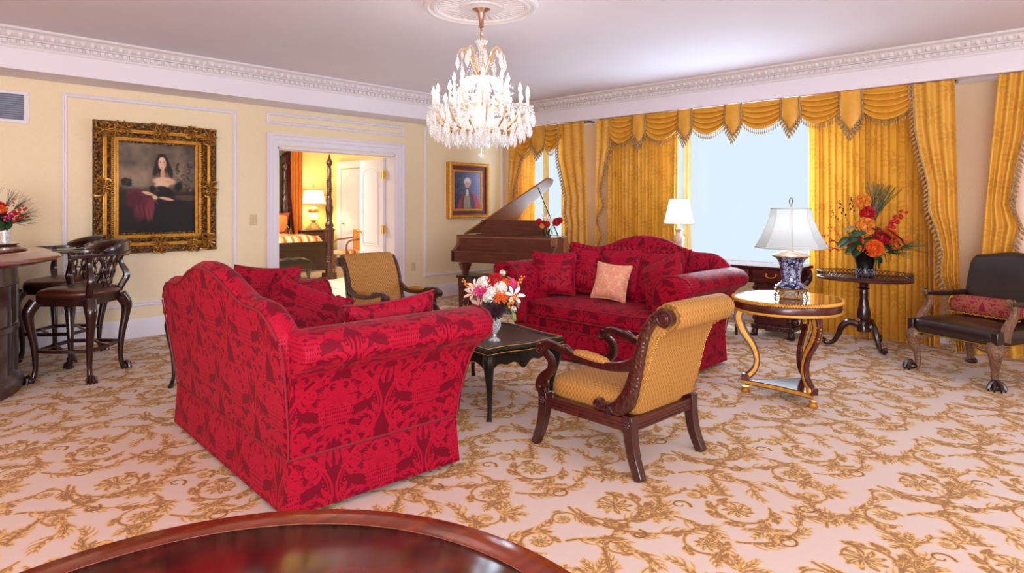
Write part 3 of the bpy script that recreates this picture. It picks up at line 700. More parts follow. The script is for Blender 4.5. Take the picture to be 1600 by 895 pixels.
# ================================================================ PICTURES (on the left wall; local x = out of wall, y = along wall)
def ornate_frame(root, hw, hh, ihw, ihh):
    prof = [(0, 0, .005), (.0, .0, .035), (.02, 0, .06), (.05, 0, .075), (.085, 0, .05), (.10, 0, .045), (.125, 0, .06), (.14, 0, .05), (.15, 0, .035), (.17, 0, .034), (.185, 0, .018), (.2, 0, .012)]
    T = hw-ihw; m = MB(); loops = []
    for a, _, x in prof:
        q = a/.2*T; loops.append([(x, -hw+q, -hh+q), (x, hw-q, -hh+q), (x, hw-q, hh-q), (x, -hw+q, hh-q)])
    fs = [(i*4+k, i*4+(k+1) % 4, (i+1)*4+(k+1) % 4, (i+1)*4+k) for i in range(len(loops)-1) for k in range(4)]
    m.add([p for l in loops for p in l], fs)
    return ob('frame', m, M['giltfr'], root, 'carved and gilded frame')
mg, nt, b, N, L = nmat('antique_gilt'); v_ = N('ShaderNodeTexVoronoi'); v_.inputs['Scale'].default_value = 75; n_ = N('ShaderNodeTexNoise'); n_.inputs['Scale'].default_value = 48; n_.inputs['Detail'].default_value = 6
L(objco(nt), v_.inputs['Vector']); L(objco(nt), n_.inputs['Vector']); r_ = ramp(nt, [(.36, S('2e1c10')), (.53, S('6e4a20')), (.68, S('c08c3c'))], n_.outputs['Fac']); L(r_.outputs[0], b.inputs['Base Color'])
b.inputs['Metallic'].default_value = .45; b.inputs['Roughness'].default_value = .42; addbump(nt, b, v_.outputs['Distance'], .9, .012); M['giltfr'] = mg
P1y, P1z = (1.782+2.999)/2, 1.585; HW, HH = .608, .688; IW, IH = .392, .512
p1 = thing('portrait_painting', 'large portrait of a dark haired lady in black in an ornate gilt frame', 'painting', (XL, P1y, P1z))
ornate_frame(p1, HW, HH, IW, IH)
ob('canvas', MB().bb(.002, .012, -IW-.01, IW+.01, -IH-.01, IH+.01), flatimg('lady_portrait', portrait_lady(), 1, -IW, IW, 2, -IH, IH), p1, 'dark oil portrait of a seated lady', smooth=0)
ob('inner_slip', frame_mould(-IW-.022, IW+.022, -IH-.022, IH+.022, .008, .026), M['gilt_p'], p1)
for q_ in (.078, .118, .16):
    ob('gilt_band', frame_mould(-HW+q_, HW-q_, -HH+q_, HH-q_, .030 if q_ > .1 else .048, .020), M['gilt_p'], p1)
M['relief'] = plain('relief_gilt', S('a87a38'), .35, .6, var=.45, scale=60)
def cluster(seed, w_=.13, h=.13):
    rn = random.Random(seed); m = MB()
    for s in (1, -1):
        for q in range(3):
            c = rn.uniform(.15, .42)*w_; a0 = rn.uniform(0, 6)
            sp = [(.055+.012*math.sin(i*.35), s*c*.8+(.42-.03*i*.4)*w_*.5*math.cos(a0+s*i*.42), (q-1)*.28*h+(.42-.03*i*.4)*h*.5*math.sin(a0+s*i*.42)) for i in range(12)]
            m.tube([(p_[0], max(-.085, min(.085, p_[1])), max(-.085, min(.085, p_[2]))) for p_ in sp], [.012]*6+[.006], 5)
    for q in range(9):
        a = q*.7; m.tube([(.058, .01*math.cos(a), .01*math.sin(a)), (.078, .32*w_*math.cos(a), .32*h*math.sin(a)), (.062, .5*w_*math.cos(a), .5*h*math.sin(a))], [.006, .013, .003], 5)
    m.ball((.07, 0, 0), .016, 8, 5); return m
cl = None
for (a, z) in ((-HW+.10, HH-.10), (HW-.10, HH-.10), (-HW+.10, -HH+.10), (HW-.10, -HH+.10), (0, HH-.085), (0, -HH+.085), (-HW+.085, 0), (HW-.085, 0), (-HW+.27, HH-.06), (HW-.27, HH-.06), (-HW+.27, -HH+.06), (HW-.27, -HH+.06)):
    if cl is None: cl = cluster(3, .20, .20).mesh('ornament', M['relief'])
    o = ob('ornament', cl, None, p1, loc=(0, a, z), rot=(random.choice((0, PI/2, PI)), 0, 0)); o.scale = (1, .75, .75) if abs(abs(a)-HW+.27) < .01 else (1.15, 1, 1)
bd = MB()
for s in (1, -1):
    for k in range(44): bd.ball((.052, -IW-.07+(2*IW+.14)*k/43, s*(IH+.045)), .008, 6, 4)
    for k in range(56): bd.ball((.052, s*(IW+.045), -IH-.04+(2*IH+.08)*k/55), .008, 6, 4)
    for k in range(52): bd.ball((.05, -HW+.02+(2*HW-.04)*k/51, s*(HH-.018)), .010, 6, 4)
    for k in range(58): bd.ball((.05, s*(HW-.018), -HH+.02+(2*HH-.04)*k/57), .010, 6, 4)
stuff(ob('beading', bd, M['giltfr'], p1))
p2 = thing('portrait_painting', 'small portrait of a man in a red coat hanging above the piano', 'painting', (XL, 6.913, 1.637))
f = MB()
def rectloops(prof, hw, hh):
    m = MB(); loops = [[(x, -hw+q, -hh+q), (x, hw-q, -hh+q), (x, hw-q, hh-q), (x, -hw+q, hh-q)] for q, x in prof]
    return m.add([p for l in loops for p in l], [(i*4+k, i*4+(k+1) % 4, (i+1)*4+(k+1) % 4, (i+1)*4+k) for i in range(len(loops)-1) for k in range(4)])
ob('frame', rectloops([(0, .0), (0, .085), (.015, .10), (.04, .10), (.05, .08), (.055, .075)], .427, .437), M['gilt_p'], p2, 'gilt outer frame', smooth=20)
ob('liner', rectloops([(.05, .076), (.055, .05), (.115, .035)], .427, .437), plain('plum_liner', S('6e3440'), .6), p2, 'plum inner liner', smooth=20)
ob('inner_slip', rectloops([(.112, .036), (.12, .046), (.14, .04), (.15, .022)], .427, .437), M['gilt_p'], p2, smooth=20)
ob('canvas', MB().bb(.01, .022, -.28, .28, -.29, .29), flatimg('man_portrait', portrait_man(), 1, -.278, .278, 2, -.288, .288), p2, smooth=0)

# ================================================================ SOFAS (local: faces -Y, centre at floor)
def sofa(label, loc, rz):
    t = thing('sofa', label, 'sofa', loc, rz); D = M['damask']; HB = .845; F, B = -.465, .465
    sk = MB(); pts = []
    def side(p, q, n=10):
        p, q = Vector(p), Vector(q); nrm = Vector((q-p).yx); nrm = Vector((nrm.x, -nrm.y)).normalized(); out = []
        for i in range(n+1): out.append((p+(q-p)*i/n, nrm))
        return out
    cors = [(-HB, F), (HB, F), (HB, B), (-HB, B)]
    for k in range(4):
        sd = side(cors[k], cors[(k+1) % 4]); 
        for i, (p, nr) in enumerate(sd): pts.append((p, nr, 0))
        c = Vector(cors[(k+1) % 4]); pts.append((c*.955, nr, -.0))
    R = []
    for z, fl in ((.025, .016), (.12, .009), (.2, .004), (.268, .0)):
        R.append([Vector((p.x*(1+fl*1.0)+nr.x*0, p.y*(1+fl*2.0), z)) for p, nr, _ in pts])
    sk.rings(R, cap=False); ob('skirt', sk, D, t, smooth=30)
    pp = [Vector((x, y, .27)) for x, y in ((-HB, F), (HB, F), (HB, B), (-HB, B))]
    pc = MB(); 
    for k in range(4): pc.tube([pp[k], pp[(k+1) % 4]], .007, 6)
    ob('piping', pc, M['cord'], t)
    ob('base', MB().bb(-HB+.01, HB-.01, F+.01, B-.02, .2, .37), D, t, bevel=.02)
    ob('plinth', MB().bb(-HB+.06, HB-.06, F+.06, B-.06, .0, .2), M['black'], t, smooth=0)
    # seat cushion, one long bench cushion with crown
    def cush(u, v):
        a = 2*PI*u; p = 6
        ca, sa = math.cos(a), math.sin(a); x = math.copysign(abs(ca)**(2/p), ca)*.725; y = math.copysign(abs(sa)**(2/p), sa)*.375-.125
        return x, y
    R = []
    for k, (s_, z) in enumerate(((.2, .365), (.96, .362), (.995, .372), (1, .40), (1, .46), (.985, .487), (.94, .503), (.7, .518), (.3, .53), (.02, .532))):
        R.append([Vector((cush(i/48, 0)[0]*s_, (cush(i/48, 0)[1]+.125)*s_-.125, z)) for i in range(48)])
    cu = MB().rings(R); c_ = ob('seat_cushion', cu, D, t, smooth=60)
    wl_ = MB()
    for z in (.372, .488): wl_.tube([Vector((cush(i/48, 0)[0]*.993, (cush(i/48, 0)[1]+.125)*.993-.125, z)) for i in range(48)], .006, 6, closed=True)
    ob('piping', wl_, M['cord'], c_)
    # arms: flared roll profile swept front to back
    sec = [(.70, .28), (.695, .45), (.70, .60), (.715, .70), (.75, .785), (.81, .835), (.88, .856), (.95, .855), (1.015, .835), (1.055, .795), (1.06, .75), (1.035, .715), (.995, .695), (.945, .655), (.905, .58), (.875, .46), (.855, .36), (.847, .27)]
    for s in (1, -1):
        def ar(i, yy, e=1.0, c=(.86, .6)):
            x, z = sec[i]; x = c[0]+(x-c[0])*e; z = c[1]+(z-c[1])*e
            fl = max(0, (z-.35)/.5); y = yy-(.085*fl if yy < 0 else -.03*fl)*(1 if yy < .35 and yy < 0 else 1)
            return Vector((s*x, y, z))
        R = []
        for yy, e in ((F-.025, .55), (F-.022, .88), (F-.012, .965), (F+.012, 1.0), (-.2, 1), (.0, 1), (.2, 1), (B-.03, 1), (B-.01, .97), (B, .85)): R.append([ar(i, yy, e) for i in range(len(sec))])
        a_ = ob('arm', MB().rings(R), D, t, smooth=50)
        ob('piping', MB().tube([ar(i, F-.005, 1.0) for i in range(len(sec))], .006, 6), M['cord'], a_)
    # camel back
    X = [0, .12, .25, .38, .48, .56, .64, .72, .78, .84, .90, .96]; Z = [1.105, 1.10, 1.07, 1.02, .985, .972, .972, .968, .95, .91, .85, .80]
    R = []; nx = 56
    for i in range(nx+1):
        x = -.93+1.86*i/nx; h = float(np.interp(abs(x), X, Z)); lean = .115
        def yo(z): return B+lean*max(0, (z-.3)/.8)**1.15
        th = .13; ring = []
        for z in (.27, .45, .62, .78): zz = .27+(h-.06-.27)*(z-.27)/.51*1.0; ring.append(Vector((x, yo(zz), zz)))
        yt = yo(h)-th/2
        for a in (20, 50, 80, 110, 140, 170): ring.append(Vector((x, yt+.06*math.cos(math.radians(a))+.0, h-.055+.055*math.sin(math.radians(a)))))
        for z in (.8, .6, .4, .28): zz = .28+(h-.10-.28)*(z-.28)/.6; ring.append(Vector((x, yo(zz)-th-.06*(1-(zz-.28)/.8)-.02, zz)))
        if i in (0, nx): ring = [Vector((x*.985, (r.y-B)*.6+B-.02, r.z-.01)) for r in ring]
        ring = [Vector((r.x*(.91+.09*min(1, max(0, (r.z-.27)/.45))), r.y, r.z)) for r in ring]
        R.append(ring)
    b_ = ob('backrest', MB().rings(R), D, t, smooth=50)
    ed = MB().tube([r[4]+Vector((0, .004, .0)) for r in R[1:-1]], .006, 6); ob('piping', ed, M['cord'], b_)
    for s in (1, -1): ob('piping', MB().tube([Vector((s*.925*(.915+.085*min(1, (z-.27)/.45)), B+.115*max(0, (z-.3)/.8)**1.15, z)) for z in (.27, .4, .5, .6, .7, .8)], .005, 6), M['cord'], b_)
    return t
def pillow(name, label, mat, loc, rot, w_=.46, h=.46, th=.16, ruffle=0, cord=None, cat='pillow', group=None, seed=0, ruf_mat=None):
    rn = random.Random(seed); ph = [rn.uniform(0, 6) for _ in range(6)]; t = thing(name, label, cat, loc, 0, group); t.rotation_euler = rot; n = 18
    def P(u, v, s):
        a, b_ = 2*u-1, 2*v-1; e = max(0, (1-abs(a)**2.6))*max(0, (1-abs(b_)**2.6)); k = 1-.10*(1-a*a)*abs(b_)**3; k2 = 1-.10*(1-b_*b_)*abs(a)**3
        z = th/2*e**.55*(1+.10*math.sin(3*a+ph[0])*math.sin(2.5*b_+ph[1])+.05*math.sin(7*a+5*b_+ph[2]))
        return Vector((a*w_/2*k2, s*z, b_*h/2*k))
    m = MB(); m.grid(lambda u, v: P(u, v, 1), n, n); m.grid(lambda u, v: P(u, v, -1), n, n)
    c = ob('cover', m, mat, t, smooth=80)
    per = [P(i/24, 0, 0) for i in range(24)]+[P(1, i/24, 0) for i in range(24)]+[P(1-i/24, 1, 0) for i in range(24)]+[P(0, 1-i/24, 0) for i in range(24)]
    if ruffle:
        N_ = 190; vs = []; fs = []
        for i in range(N_):
            q = i/N_*96; p = per[int(q) % 96].lerp(per[(int(q)+1) % 96], q % 1); d = Vector((p.x/(w_/2), 0, p.z/(h/2))); mx_ = max(abs(d.x), abs(d.z))
            o = Vector((d.x if abs(d.x) > .88*mx_ else .0, 0, d.z if abs(d.z) > .88*mx_ else .0))
            if o.length: o.normalize()
            wv = .014*math.sin(i*1.25+rn.random()); L_ = ruffle*(1+.15*math.sin(i*2.3))
            vs += [p-o*.008, p+o*L_*.5+Vector((0, wv*.7, 0)), p+o*L_+Vector((0, wv, 0))]
        for i in range(N_):
            j = (i+1) % N_
            for k in (0, 1): fs.append((i*3+k, i*3+k+1, j*3+k+1, j*3+k))
        r = ob('ruffle', MB().add(vs, fs), ruf_mat or mat, t, smooth=60); so = r.modifiers.new('s', 'SOLIDIFY'); so.thickness = .003
    elif cord: ob('piping', MB().tube(per, .007, 6, closed=True), cord, t)
    return t
SLz = math.radians(180-4.0)
sL = sofa('crimson damask camelback sofa seen from behind at left of the coffee table', (-3.478, 1.895, 0), SLz)
sR = sofa('crimson damask camelback sofa below the wide window, facing the viewer', (-3.40, 4.975, 0), 0)
def onsofa(o, sl, x, y, z):   # place by sofa-local point
    c, s = math.cos(sl.rotation_euler.z), math.sin(sl.rotation_euler.z); return (sl.location.x+c*x-s*y, sl.location.y+s*x+c*y, z)
D = M['damask']
# right sofa pillows
pillow('pillow', 'flat square crimson damask pillow against the left arm of window sofa', D, (-4.045, 4.85, .735), (-.24, 0, .52), .45, .43, .15, cord=M['cord'], seed=1)
pillow('ruffled_pillow', 'ruffled crimson pillow leaning just right of the flat left pillow', D, (-3.80, 5.09, .775), (-.30, .10, .18), .46, .44, .14, .035, seed=2)
pillow('ruffled_pillow', 'ruffled crimson pillow directly behind the small gold pillow', D, (-3.40, 5.06, .78), (-.34, -.05, 0), .50, .46, .16, .035, seed=3)
pillow('ruffled_pillow', 'ruffled crimson pillow right of the gold pillow, behind the tilted one', D, (-2.98, 5.06, .77), (-.32, -.03, .05), .50, .46, .16, .035, seed=4)
pillow('pillow', 'tilted crimson pillow leaning on the right arm of window sofa', D, (-2.80, 4.80, .75), (-.32, -.42, -.12), .44, .44, .16, cord=M['cord'], seed=5)
pillow('small_pillow', 'small gold and pink silk pillow in the middle of window sofa', M['goldpillow'], (-3.37, 4.86, .705), (-.34, .06, .12), .35, .34, .13, cord=M['goldpillow'], seed=6)
# left sofa pillows
pillow('pillow', 'crimson damask pillow with raised corner behind far end of left sofa back', D, (-4.06, 1.93, .80), (-.34, .05, 1.0), .42, .42, .17, cord=M['cord'], seed=7)
pillow('ruffled_pillow', 'ruffled crimson pillow slumped behind the middle of left sofa back', D, (-3.66, 1.97, .70), (-.55, .38, 1.0), .52, .46, .19, .012, seed=8)
pillow('pillow', 'crimson damask pillow peeking over the near arm of left sofa', D, (-2.88, 2.08, .69), (.20, -.12, 1.15), .50, .44, .17, cord=M['cord'], seed=9)

# ================================================================ SCROLL ARMCHAIRS (local: faces -Y)
def armchair(label, loc, rz):
    t = thing('scroll_armchair', label, 'armchair', loc, rz, None); W = M['mahogz']; hx = .29
    for s in (1, -1):
        X = s*hx
        leg = MB().tube(bez([(X, -.30, .30), (X, -.305, .22), (X, -.33, .11), (X*1.01, -.375, 0)], 5), [.033, .032, .027, .024], 4, h=[.036, .034, .028, .024], up=(0, 1, 0), p=8)
        ob('leg', leg, W, t, bevel=.004)
        leg = MB().tube(bez([(X, .30, .30), (X, .305, .22), (X, .325, .11), (X*1.02, .37, 0)], 5), [.033, .032, .028, .026], 4, h=[.036, .036, .03, .026], up=(0, 1, 0), p=8)
        ob('leg', leg, W, t, bevel=.004)
        sr = MB().bb(X-.022, X+.022, -.30, .30, .235, .30)
        for z in (.25, .268, .286): sr.tube([(X+s*.022, -.27, z), (X+s*.022, .27, z)], .005, 6)
        ob('side_rail', sr, M['mahog'], t, bevel=.003)
        # rear stile sweeping from a small volute on the rail up to the roll
        st = bez([(X, .10, .335), (X, .19, .325), (X, .275, .38), (X, .325, .50), (X, .355, .62), (X, .39, .74), (X, .445, .83), (X, .50, .872)], 7)
        m = MB().tube(st, lerpn([.022, .022, .024, .024, .022, .020, .02, .022], len(st)), 8, h=lerpn([.018, .036, .050, .036, .030, .027, .025, .024], len(st)), up=(0, 1, .2), p=4)
        ob('stile', m, M['carved'], t, 'carved sweeping stile')
        vl = MB(); vl.tube([(X-s*.024, .515, .845), (X+s*.026, .515, .845)], .045, 20, h=.045, up=(0, 0, 1)); vl.tube([(X+s*.026, .515, .845), (X+s*.034, .515, .845)], [.03, .022], 16)
        vl.tube(spiral((.515, .845), .040, .012, 1.2, 1.5, 24, x=X+s*.028), .005, 5); ob('scroll', vl, W, t)
        v2 = MB(); v2.tube([(X-.02, .10, .335), (X+.02, .10, .335)], .03, 14); v2.tube(spiral((.10, .335), .026, .006, 0, 1.6, 20, x=X+s*.022), .005, 5); ob('scroll', v2, W, t)
        # block rosettes over the legs
        for y in (-.30, .30):
            k = MB().box((X, y, .275), (.06, .062, .085)); 
            for q in range(6): k.ball((X+s*.031, y+.014*math.cos(q*PI/3), .275+.014*math.sin(q*PI/3)), .009, 6, 4)
            k.ball((X+s*.033, y, .275), .008, 6, 4); ob('corner_block', k, W, t, bevel=.003)
        # arm rail: leaves the stile, dips, rises to front volute
        ap = bez([(X, .37, .62), (X, .27, .565), (X, .12, .545), (X, -.04, .555), (X, -.17, .585), (X, -.265, .60), (X, -.315, .585)], 6)
        ob('arm', MB().tube(ap, lerpn([.02, .021, .024, .024, .022, .022, .024], len(ap)), 8, h=lerpn([.035, .03, .024, .022, .022, .024, .02], len(ap)), up=(0, 0, 1), p=3), W, t)
        v3 = MB(); v3.tube([(X-.026, -.325, .565), (X+.026, -.325, .565)], .034, 16); v3.tube(spiral((-.325, .565), .030, .006, 1.2, 1.6, 22, x=X+s*.028), .005, 5); v3.tube(spiral((-.325, .565), .030, .006, 1.2, 1.6, 22, x=X-s*.028), .005, 5); ob('scroll', v3, W, t)
        for q in (-.02, 0, .02): pass
        lf = MB()
        for q in range(3): lf.tube([(X+(q-1)*.014, -.20, .60), (X+(q-1)*.016, -.15, .604), (X+(q-1)*.01, -.10, .588)], [.004, .009, .003], 6)
        ob('carved_leaf', lf, M['carved'], t)
        su = bez([(X, -.31, .55), (X, -.255, .51), (X, -.255, .45), (X, -.315, .395), (X, -.335, .345), (X, -.31, .30)], 6)
        ob('arm_support', MB().tube(su, .022, 8, h=lerpn([.02, .022, .026, .034, .040, .03], len(su)), up=(0, 1, 0), p=3), W, t)
        v4 = MB(); v4.tube([(X-.024, -.325, .345), (X+.024, -.325, .345)], .030, 14); v4.ball((X+s*.026, -.325, .345), .012, 8, 4); ob('scroll', v4, W, t)
        pd = MB().tube([(X, -.09, .575), (X, -.06, .583), (X, 0, .582), (X, .08, .575), (X, .14, .57), (X, .175, .568)], [.006, .026, .032, .032, .025, .006], 12, h=[.004, .018, .023, .023, .018, .004], up=(0, 0, 1)); ob('arm_pad', pd, M['tan'], t)
    for y in (-.30, .30):
        r = MB().bb(-hx, hx, y-.022, y+.022, .235, .30)
        for z in (.245, .262, .279): r.tube([(-hx+.03, y+math.copysign(.022, y), z), (hx-.03, y+math.copysign(.022, y), z)], .006, 6)
        ob('rail', r, M['mahog'], t, bevel=.003)
    # seat
    R = []
    for s_, z in ((.96, .295), (1, .31), (1, .355), (.985, .385), (.93, .402), (.7, .418), (.35, .428), (.03, .43)):
        R.append([Vector((math.copysign(abs(math.cos(a))**.3, math.cos(a))*.268*s_, math.copysign(abs(math.sin(a))**.3, math.sin(a))*.31*s_-.005, z)) for a in [2*PI*i/40+.001 for i in range(40)]])
    ob('seat', MB().rings(R), M['tan'], t, smooth=60)
    # upholstered back, concave front, rolled top
    bk = [(.235, .33), (.265, .40), (.305, .52), (.335, .64), (.37, .75), (.42, .835), (.455, .89), (.50, .915), (.55, .905), (.585, .865), (.578, .82), (.545, .79), (.51, .775), (.45, .735), (.41, .64), (.38, .52), (.355, .42), (.32, .33)]
    m = MB().rings([[Vector((x, y, z)) for y, z in bk] for x in (-.268, -.262, 0, .262, .268)]); ob('backrest', m, M['tan'], t, smooth=60)
    rl = MB().tube([(x, .515, .848) for x in (-.268, -.25, 0, .25, .268)], [.066, .071, .073, .071, .066], 24); ob('top_roll', rl, M['tan'], t)
    nl = MB()
    for s in (1, -1):
        for k in range(34):
            q = k/33; z = .34+q*.42; y = float(np.interp(z, [.33, .42, .52, .64, .735, .775], [.322, .357, .382, .412, .452, .512])); nl.ball((s*.262, y+.001, z), .0035, 5, 3)
    stuff(ob('nailhead_trim', nl, M['brass'], t))
    return t
armchair('tan armchair with mahogany frame in the foreground, its back to us', (-2.12, 3.12, 0), math.radians(-93))
armchair('tan armchair with mahogany frame beyond the left sofa, facing us', (-5.045, 3.665, 0), math.radians(86))

# ================================================================ COFFEE TABLE
def serp(hx, hy, k=0.0, n=14):
    """serpentine rectangle outline"""
    out = []
    def edge(p, q, nr):
        for i in range(n):
            t = i/n; w_ = .028*math.sin(PI*t)**2*1.0-.018*(math.sin(2*PI*t)**2); out.append((p[0]+(q[0]-p[0])*t+nr[0]*w_, p[1]+(q[1]-p[1])*t+nr[1]*w_))
    hx += k; hy += k
    edge((-hx, -hy), (hx, -hy), (0, -1)); edge((hx, -hy), (hx, hy), (1, 0)); edge((hx, hy), (-hx, hy), (0, 1)); edge((-hx, hy), (-hx, -hy), (-1, 0)); return out
t = thing('coffee_table', 'black lacquer coffee table with scalloped gilt lined edge between the sofas', 'table', (-3.42, 3.26, 0), math.radians(-8))
R = []
for k, z in ((-.03, .430), (-.012, .432), (-.006, .440), (-.02, .446), (-.004, .452), (.0, .462), (-.006, .476), (-.016, .482), (-.026, .476), (-.034, .468), (-.3, .468)):
    R.append([Vector((x, y, z)) for x, y in (serp(.545, .335, k) if k > -.2 else [(a*.1, b*.1) for a, b in serp(.545, .335)])])
ob('tabletop', MB().rings(R), M['black'], t, smooth=40)
gl = MB()
for k, z in ((-.005, .443), (-.010, .4815)): gl.tube([(x, y, z) for x, y in serp(.545, .335, k)], .0022, 4, closed=True)
ob('gilt_line', gl, M['gilt_p'], t)
for ax in (0, 1):
    for s in (1, -1):
        Ln = (.49, .28)[ax]; off = (.285, .49)[ax]; top = []; bot = []
        for i in range(41):
            q = -1+2*i/40; dz = .345-.02*math.cos(q*PI*2)-.028*math.cos(q*PI*4)*.5+.03*(1-min(1, (1-abs(q))*6)); b_ = off+.018*math.cos(q*PI/2)
            top.append((q*Ln, s*b_, .432)); bot.append((q*Ln, s*(b_-.004), dz-.005-(.05*max(0, abs(q)-.85)/.15)))
        vs = []; 
        for a, c in zip(top, bot): vs += [a, c, (c[0], c[1]-s*.018, c[2]), (a[0], a[1]-s*.018, a[2])]
        fs = [(4*i+k, 4*i+(k+1) % 4, 4*i+4+(k+1) % 4, 4*i+4+k) for i in range(40) for k in range(4)]
        if ax: vs = [(v[1], v[0], v[2]) for v in vs]; bot = [(b[1], b[0], b[2]) for b in bot]
        a_ = ob('apron', MB().add(vs, fs), M['black'], t, smooth=30); ob('gilt_line', MB().tube(bot, .0024, 4), M['gilt_p'], a_)
def cab(px, py, h, sx, sy, k=1.0, w0=.036, w1=.016, bow=.03, out=.02):
    """cabriole leg path"""
    d = Vector((sx, sy, 0)).normalized()
    P = [Vector((px, py, h))-d*.01, Vector((px, py, h*.88))+d*bow, Vector((px, py, h*.74))+d*bow*.9, Vector((px, py, h*.45))+d*0, Vector((px, py, h*.18))-d*.008, Vector((px, py, h*.05))+d*out*.4, Vector((px, py, .0))+d*out]
    return bez(P, 5)
for sx in (1, -1):
    for sy in (1, -1):
        p = cab(sx*.485, sy*.275, .44, sx, sy); ob('leg', MB().tube(p, lerpn([.045, .040, .032, .02, .015, .016, .02], len(p)), 8, up=(sx, sy, 0.01)), M['black'], t)

# ================================================================ FLOWERS
def petals(n, L_, w_, cup=.3, rows=1, curl=0, seed=0):
    m = MB(); rn = random.Random(seed)
    for r in range(rows):
        k = 1-.25*r; c = cup+.35*r
        for i in range(n):
            a = 2*PI*(i+.5*r)/n+rn.uniform(-.08, .08); ca, sa = math.cos(a), math.sin(a); ll = L_*k*rn.uniform(.9, 1.08)
            pts = []
            for q, ww in ((.08, .25), (.5, 1), (.85, .8), (1, .1)):
                rr = ll*q; z = ll*(c*q-curl*q*q)+.002*r
                pts.append([(rr*ca-ww*w_*sa*s, rr*sa+ww*w_*ca*s, z-(.12*w_ if s == 0 else 0)) for s in (-1, 0, 1)])
            b = len(m.v); m.v += [p for row in pts for p in row]
            for j in range(3):
                for s in range(2): m.f.append((b+j*3+s, b+j*3+s+1, b+j*3+s+4, b+j*3+s+3))
    return m
def ruff(r, n=60, seed=0):   # carnation / chrysanthemum pom
    rn = random.Random(seed); m = MB(); m.ball((0, 0, 0), r*.72, 10, 6)
    for i in range(n):
        z = 1-1.7*(i+.5)/n; a = i*2.4; rr = math.sqrt(max(0, 1-z*z)); d = Vector((rr*math.cos(a), rr*math.sin(a), z)); u = d.cross(Vector((.3, .5, .8))).normalized(); w2 = d.cross(u); s_ = r*.26
        th = rn.uniform(0, 6); e = u*math.cos(th)+w2*math.sin(th); f_ = d.cross(e)
        m.add([d*r*.6-e*s_*.5, d*r*.6+e*s_*.5, d*r*1.02+e*s_+f_*s_*.4, d*r*1.06, d*r*1.02-e*s_-f_*s_*.3], [(0, 1, 2, 3, 4)])
    return m
FM = {}
def flower(kind, mat, seed=0):
    key = (kind, mat)
    if key in FM: return FM[key]
    if kind == 'rose': m = ruff(.036, 60, seed)
    elif kind == 'pom': m = ruff(.042, 110, seed)
    elif kind == 'daisy': m = petals(16, .042, .006, .15, 2, .1, seed); m.ball((0, 0, .006), .011, 8, 4)
    elif kind == 'gerbera': m = petals(20, .052, .006, .25, 3, .15, seed)
    elif kind == 'lily': m = petals(6, .07, .013, .75, 1, .4, seed)
    elif kind == 'snap': 
        m = MB()
        for k in range(9): m.ball((.012*math.cos(k*2.4), .012*math.sin(k*2.4), k*.012), .013*(1-.05*k), 6, 4)
    elif kind == 'leaf': m = petals(1, .085, .02, .1, 1, .25, seed)
    elif kind == 'berry':
        m = MB(); rn = random.Random(seed)
        for k in range(12): p = Vector((rn.uniform(-.02, .02), rn.uniform(-.02, .02), .012*k)); m.ball(p, .007, 5, 4)
        m.tube([(0, 0, 0), (.004, 0, .07), (0, .004, .145)], .0015, 4)
    elif kind == 'spray':
        m = MB(); rn = random.Random(seed)
        for k in range(26):
            a = rn.uniform(0, 6.28); r_ = rn.uniform(.01, .07); m.tube([(0, 0, 0), (r_*.4*math.cos(a), r_*.4*math.sin(a), .08), (r_*math.cos(a), r_*math.sin(a), .15)], [.0012, .0006], 3)
    FM[key] = m.mesh(kind, M[mat], 60); return FM[key]
def put(root, kind, mat, p, d, s=1.0, name='flower', seed=0):
    q = Vector((0, 0, 1)).rotation_difference(Vector(d)); o = ob(name, flower(kind, mat, seed), None, root, loc=p); o.rotation_mode = 'QUATERNION'; o.rotation_quaternion = q; o.scale = (s,)*3; return o
def frame2(root, world_right=(0.725, .689), cam_to=(.689, -.725)):  # arrangement local axes = world axes
    return None
RT = Vector((.725, .689, 0)); TC = Vector((.689, -.725, 0)); UP = Vector((0, 0, 1))
def bouquet(root, specs, z0, stem=None, base=(0, 0)):
    """specs: (kind, mat, right, up, toward, scale)"""
    st = MB()
    for k, (kind, mat, r, u, f_, s_) in enumerate(specs):
        p = RT*r+UP*u+TC*f_; d = (p-UP*(z0-.02)).normalized(); d2 = (d*.6+TC*.75+UP*.15).normalized() if kind in ('daisy', 'gerbera', 'rose', 'pom') else d
        if kind == 'lily': d2 = (d+TC*.9).normalized()
        nm = {'leaf': 'leaf', 'spray': 'foliage', 'berry': 'berry_sprig'}.get(kind, 'flower')
        put(root, kind, mat, p, d2, s_, nm, k); st.tube([UP*(z0-.04), (UP*z0+p)*.5, p-d*.01], .0022, 4)
    ob('stems', st, M['green'], root)
t = thing('flower_arrangement', 'mixed bouquet in a cut glass vase on the black coffee table', 'flowers', (-3.13, 3.12, .468))
vz = [(.002, 0), (.040, 0), (.042, .006), (.030, .014), (.012, .028), (.014, .038), (.011, .046), (.018, .055), (.030, .075), (.040, .105), (.044, .14), (.045, .17), (.049, .185), (.046, .185), (.041, .165), (.036, .11), (.022, .07), (.002, .062)]
ob('vase', MB().lathe(vz, 24), M['cutglass'], t, 'cut glass footed vase', smooth=25)
cut = MB()
for k in range(14):
    for s in (1, -1):
        cut.tube([((r+.0015)*math.cos(2*PI*k/14+s*q), (r+.001)*math.sin(2*PI*k/14+s*q), z) for r, z, q in ((.030, .075, 0), (.040, .105, .25), (.044, .14, .5), (.045, .168, .7))], .0013, 3)
stuff(ob('cut_pattern', cut, M['crystal'], t))
B_ = bouquet
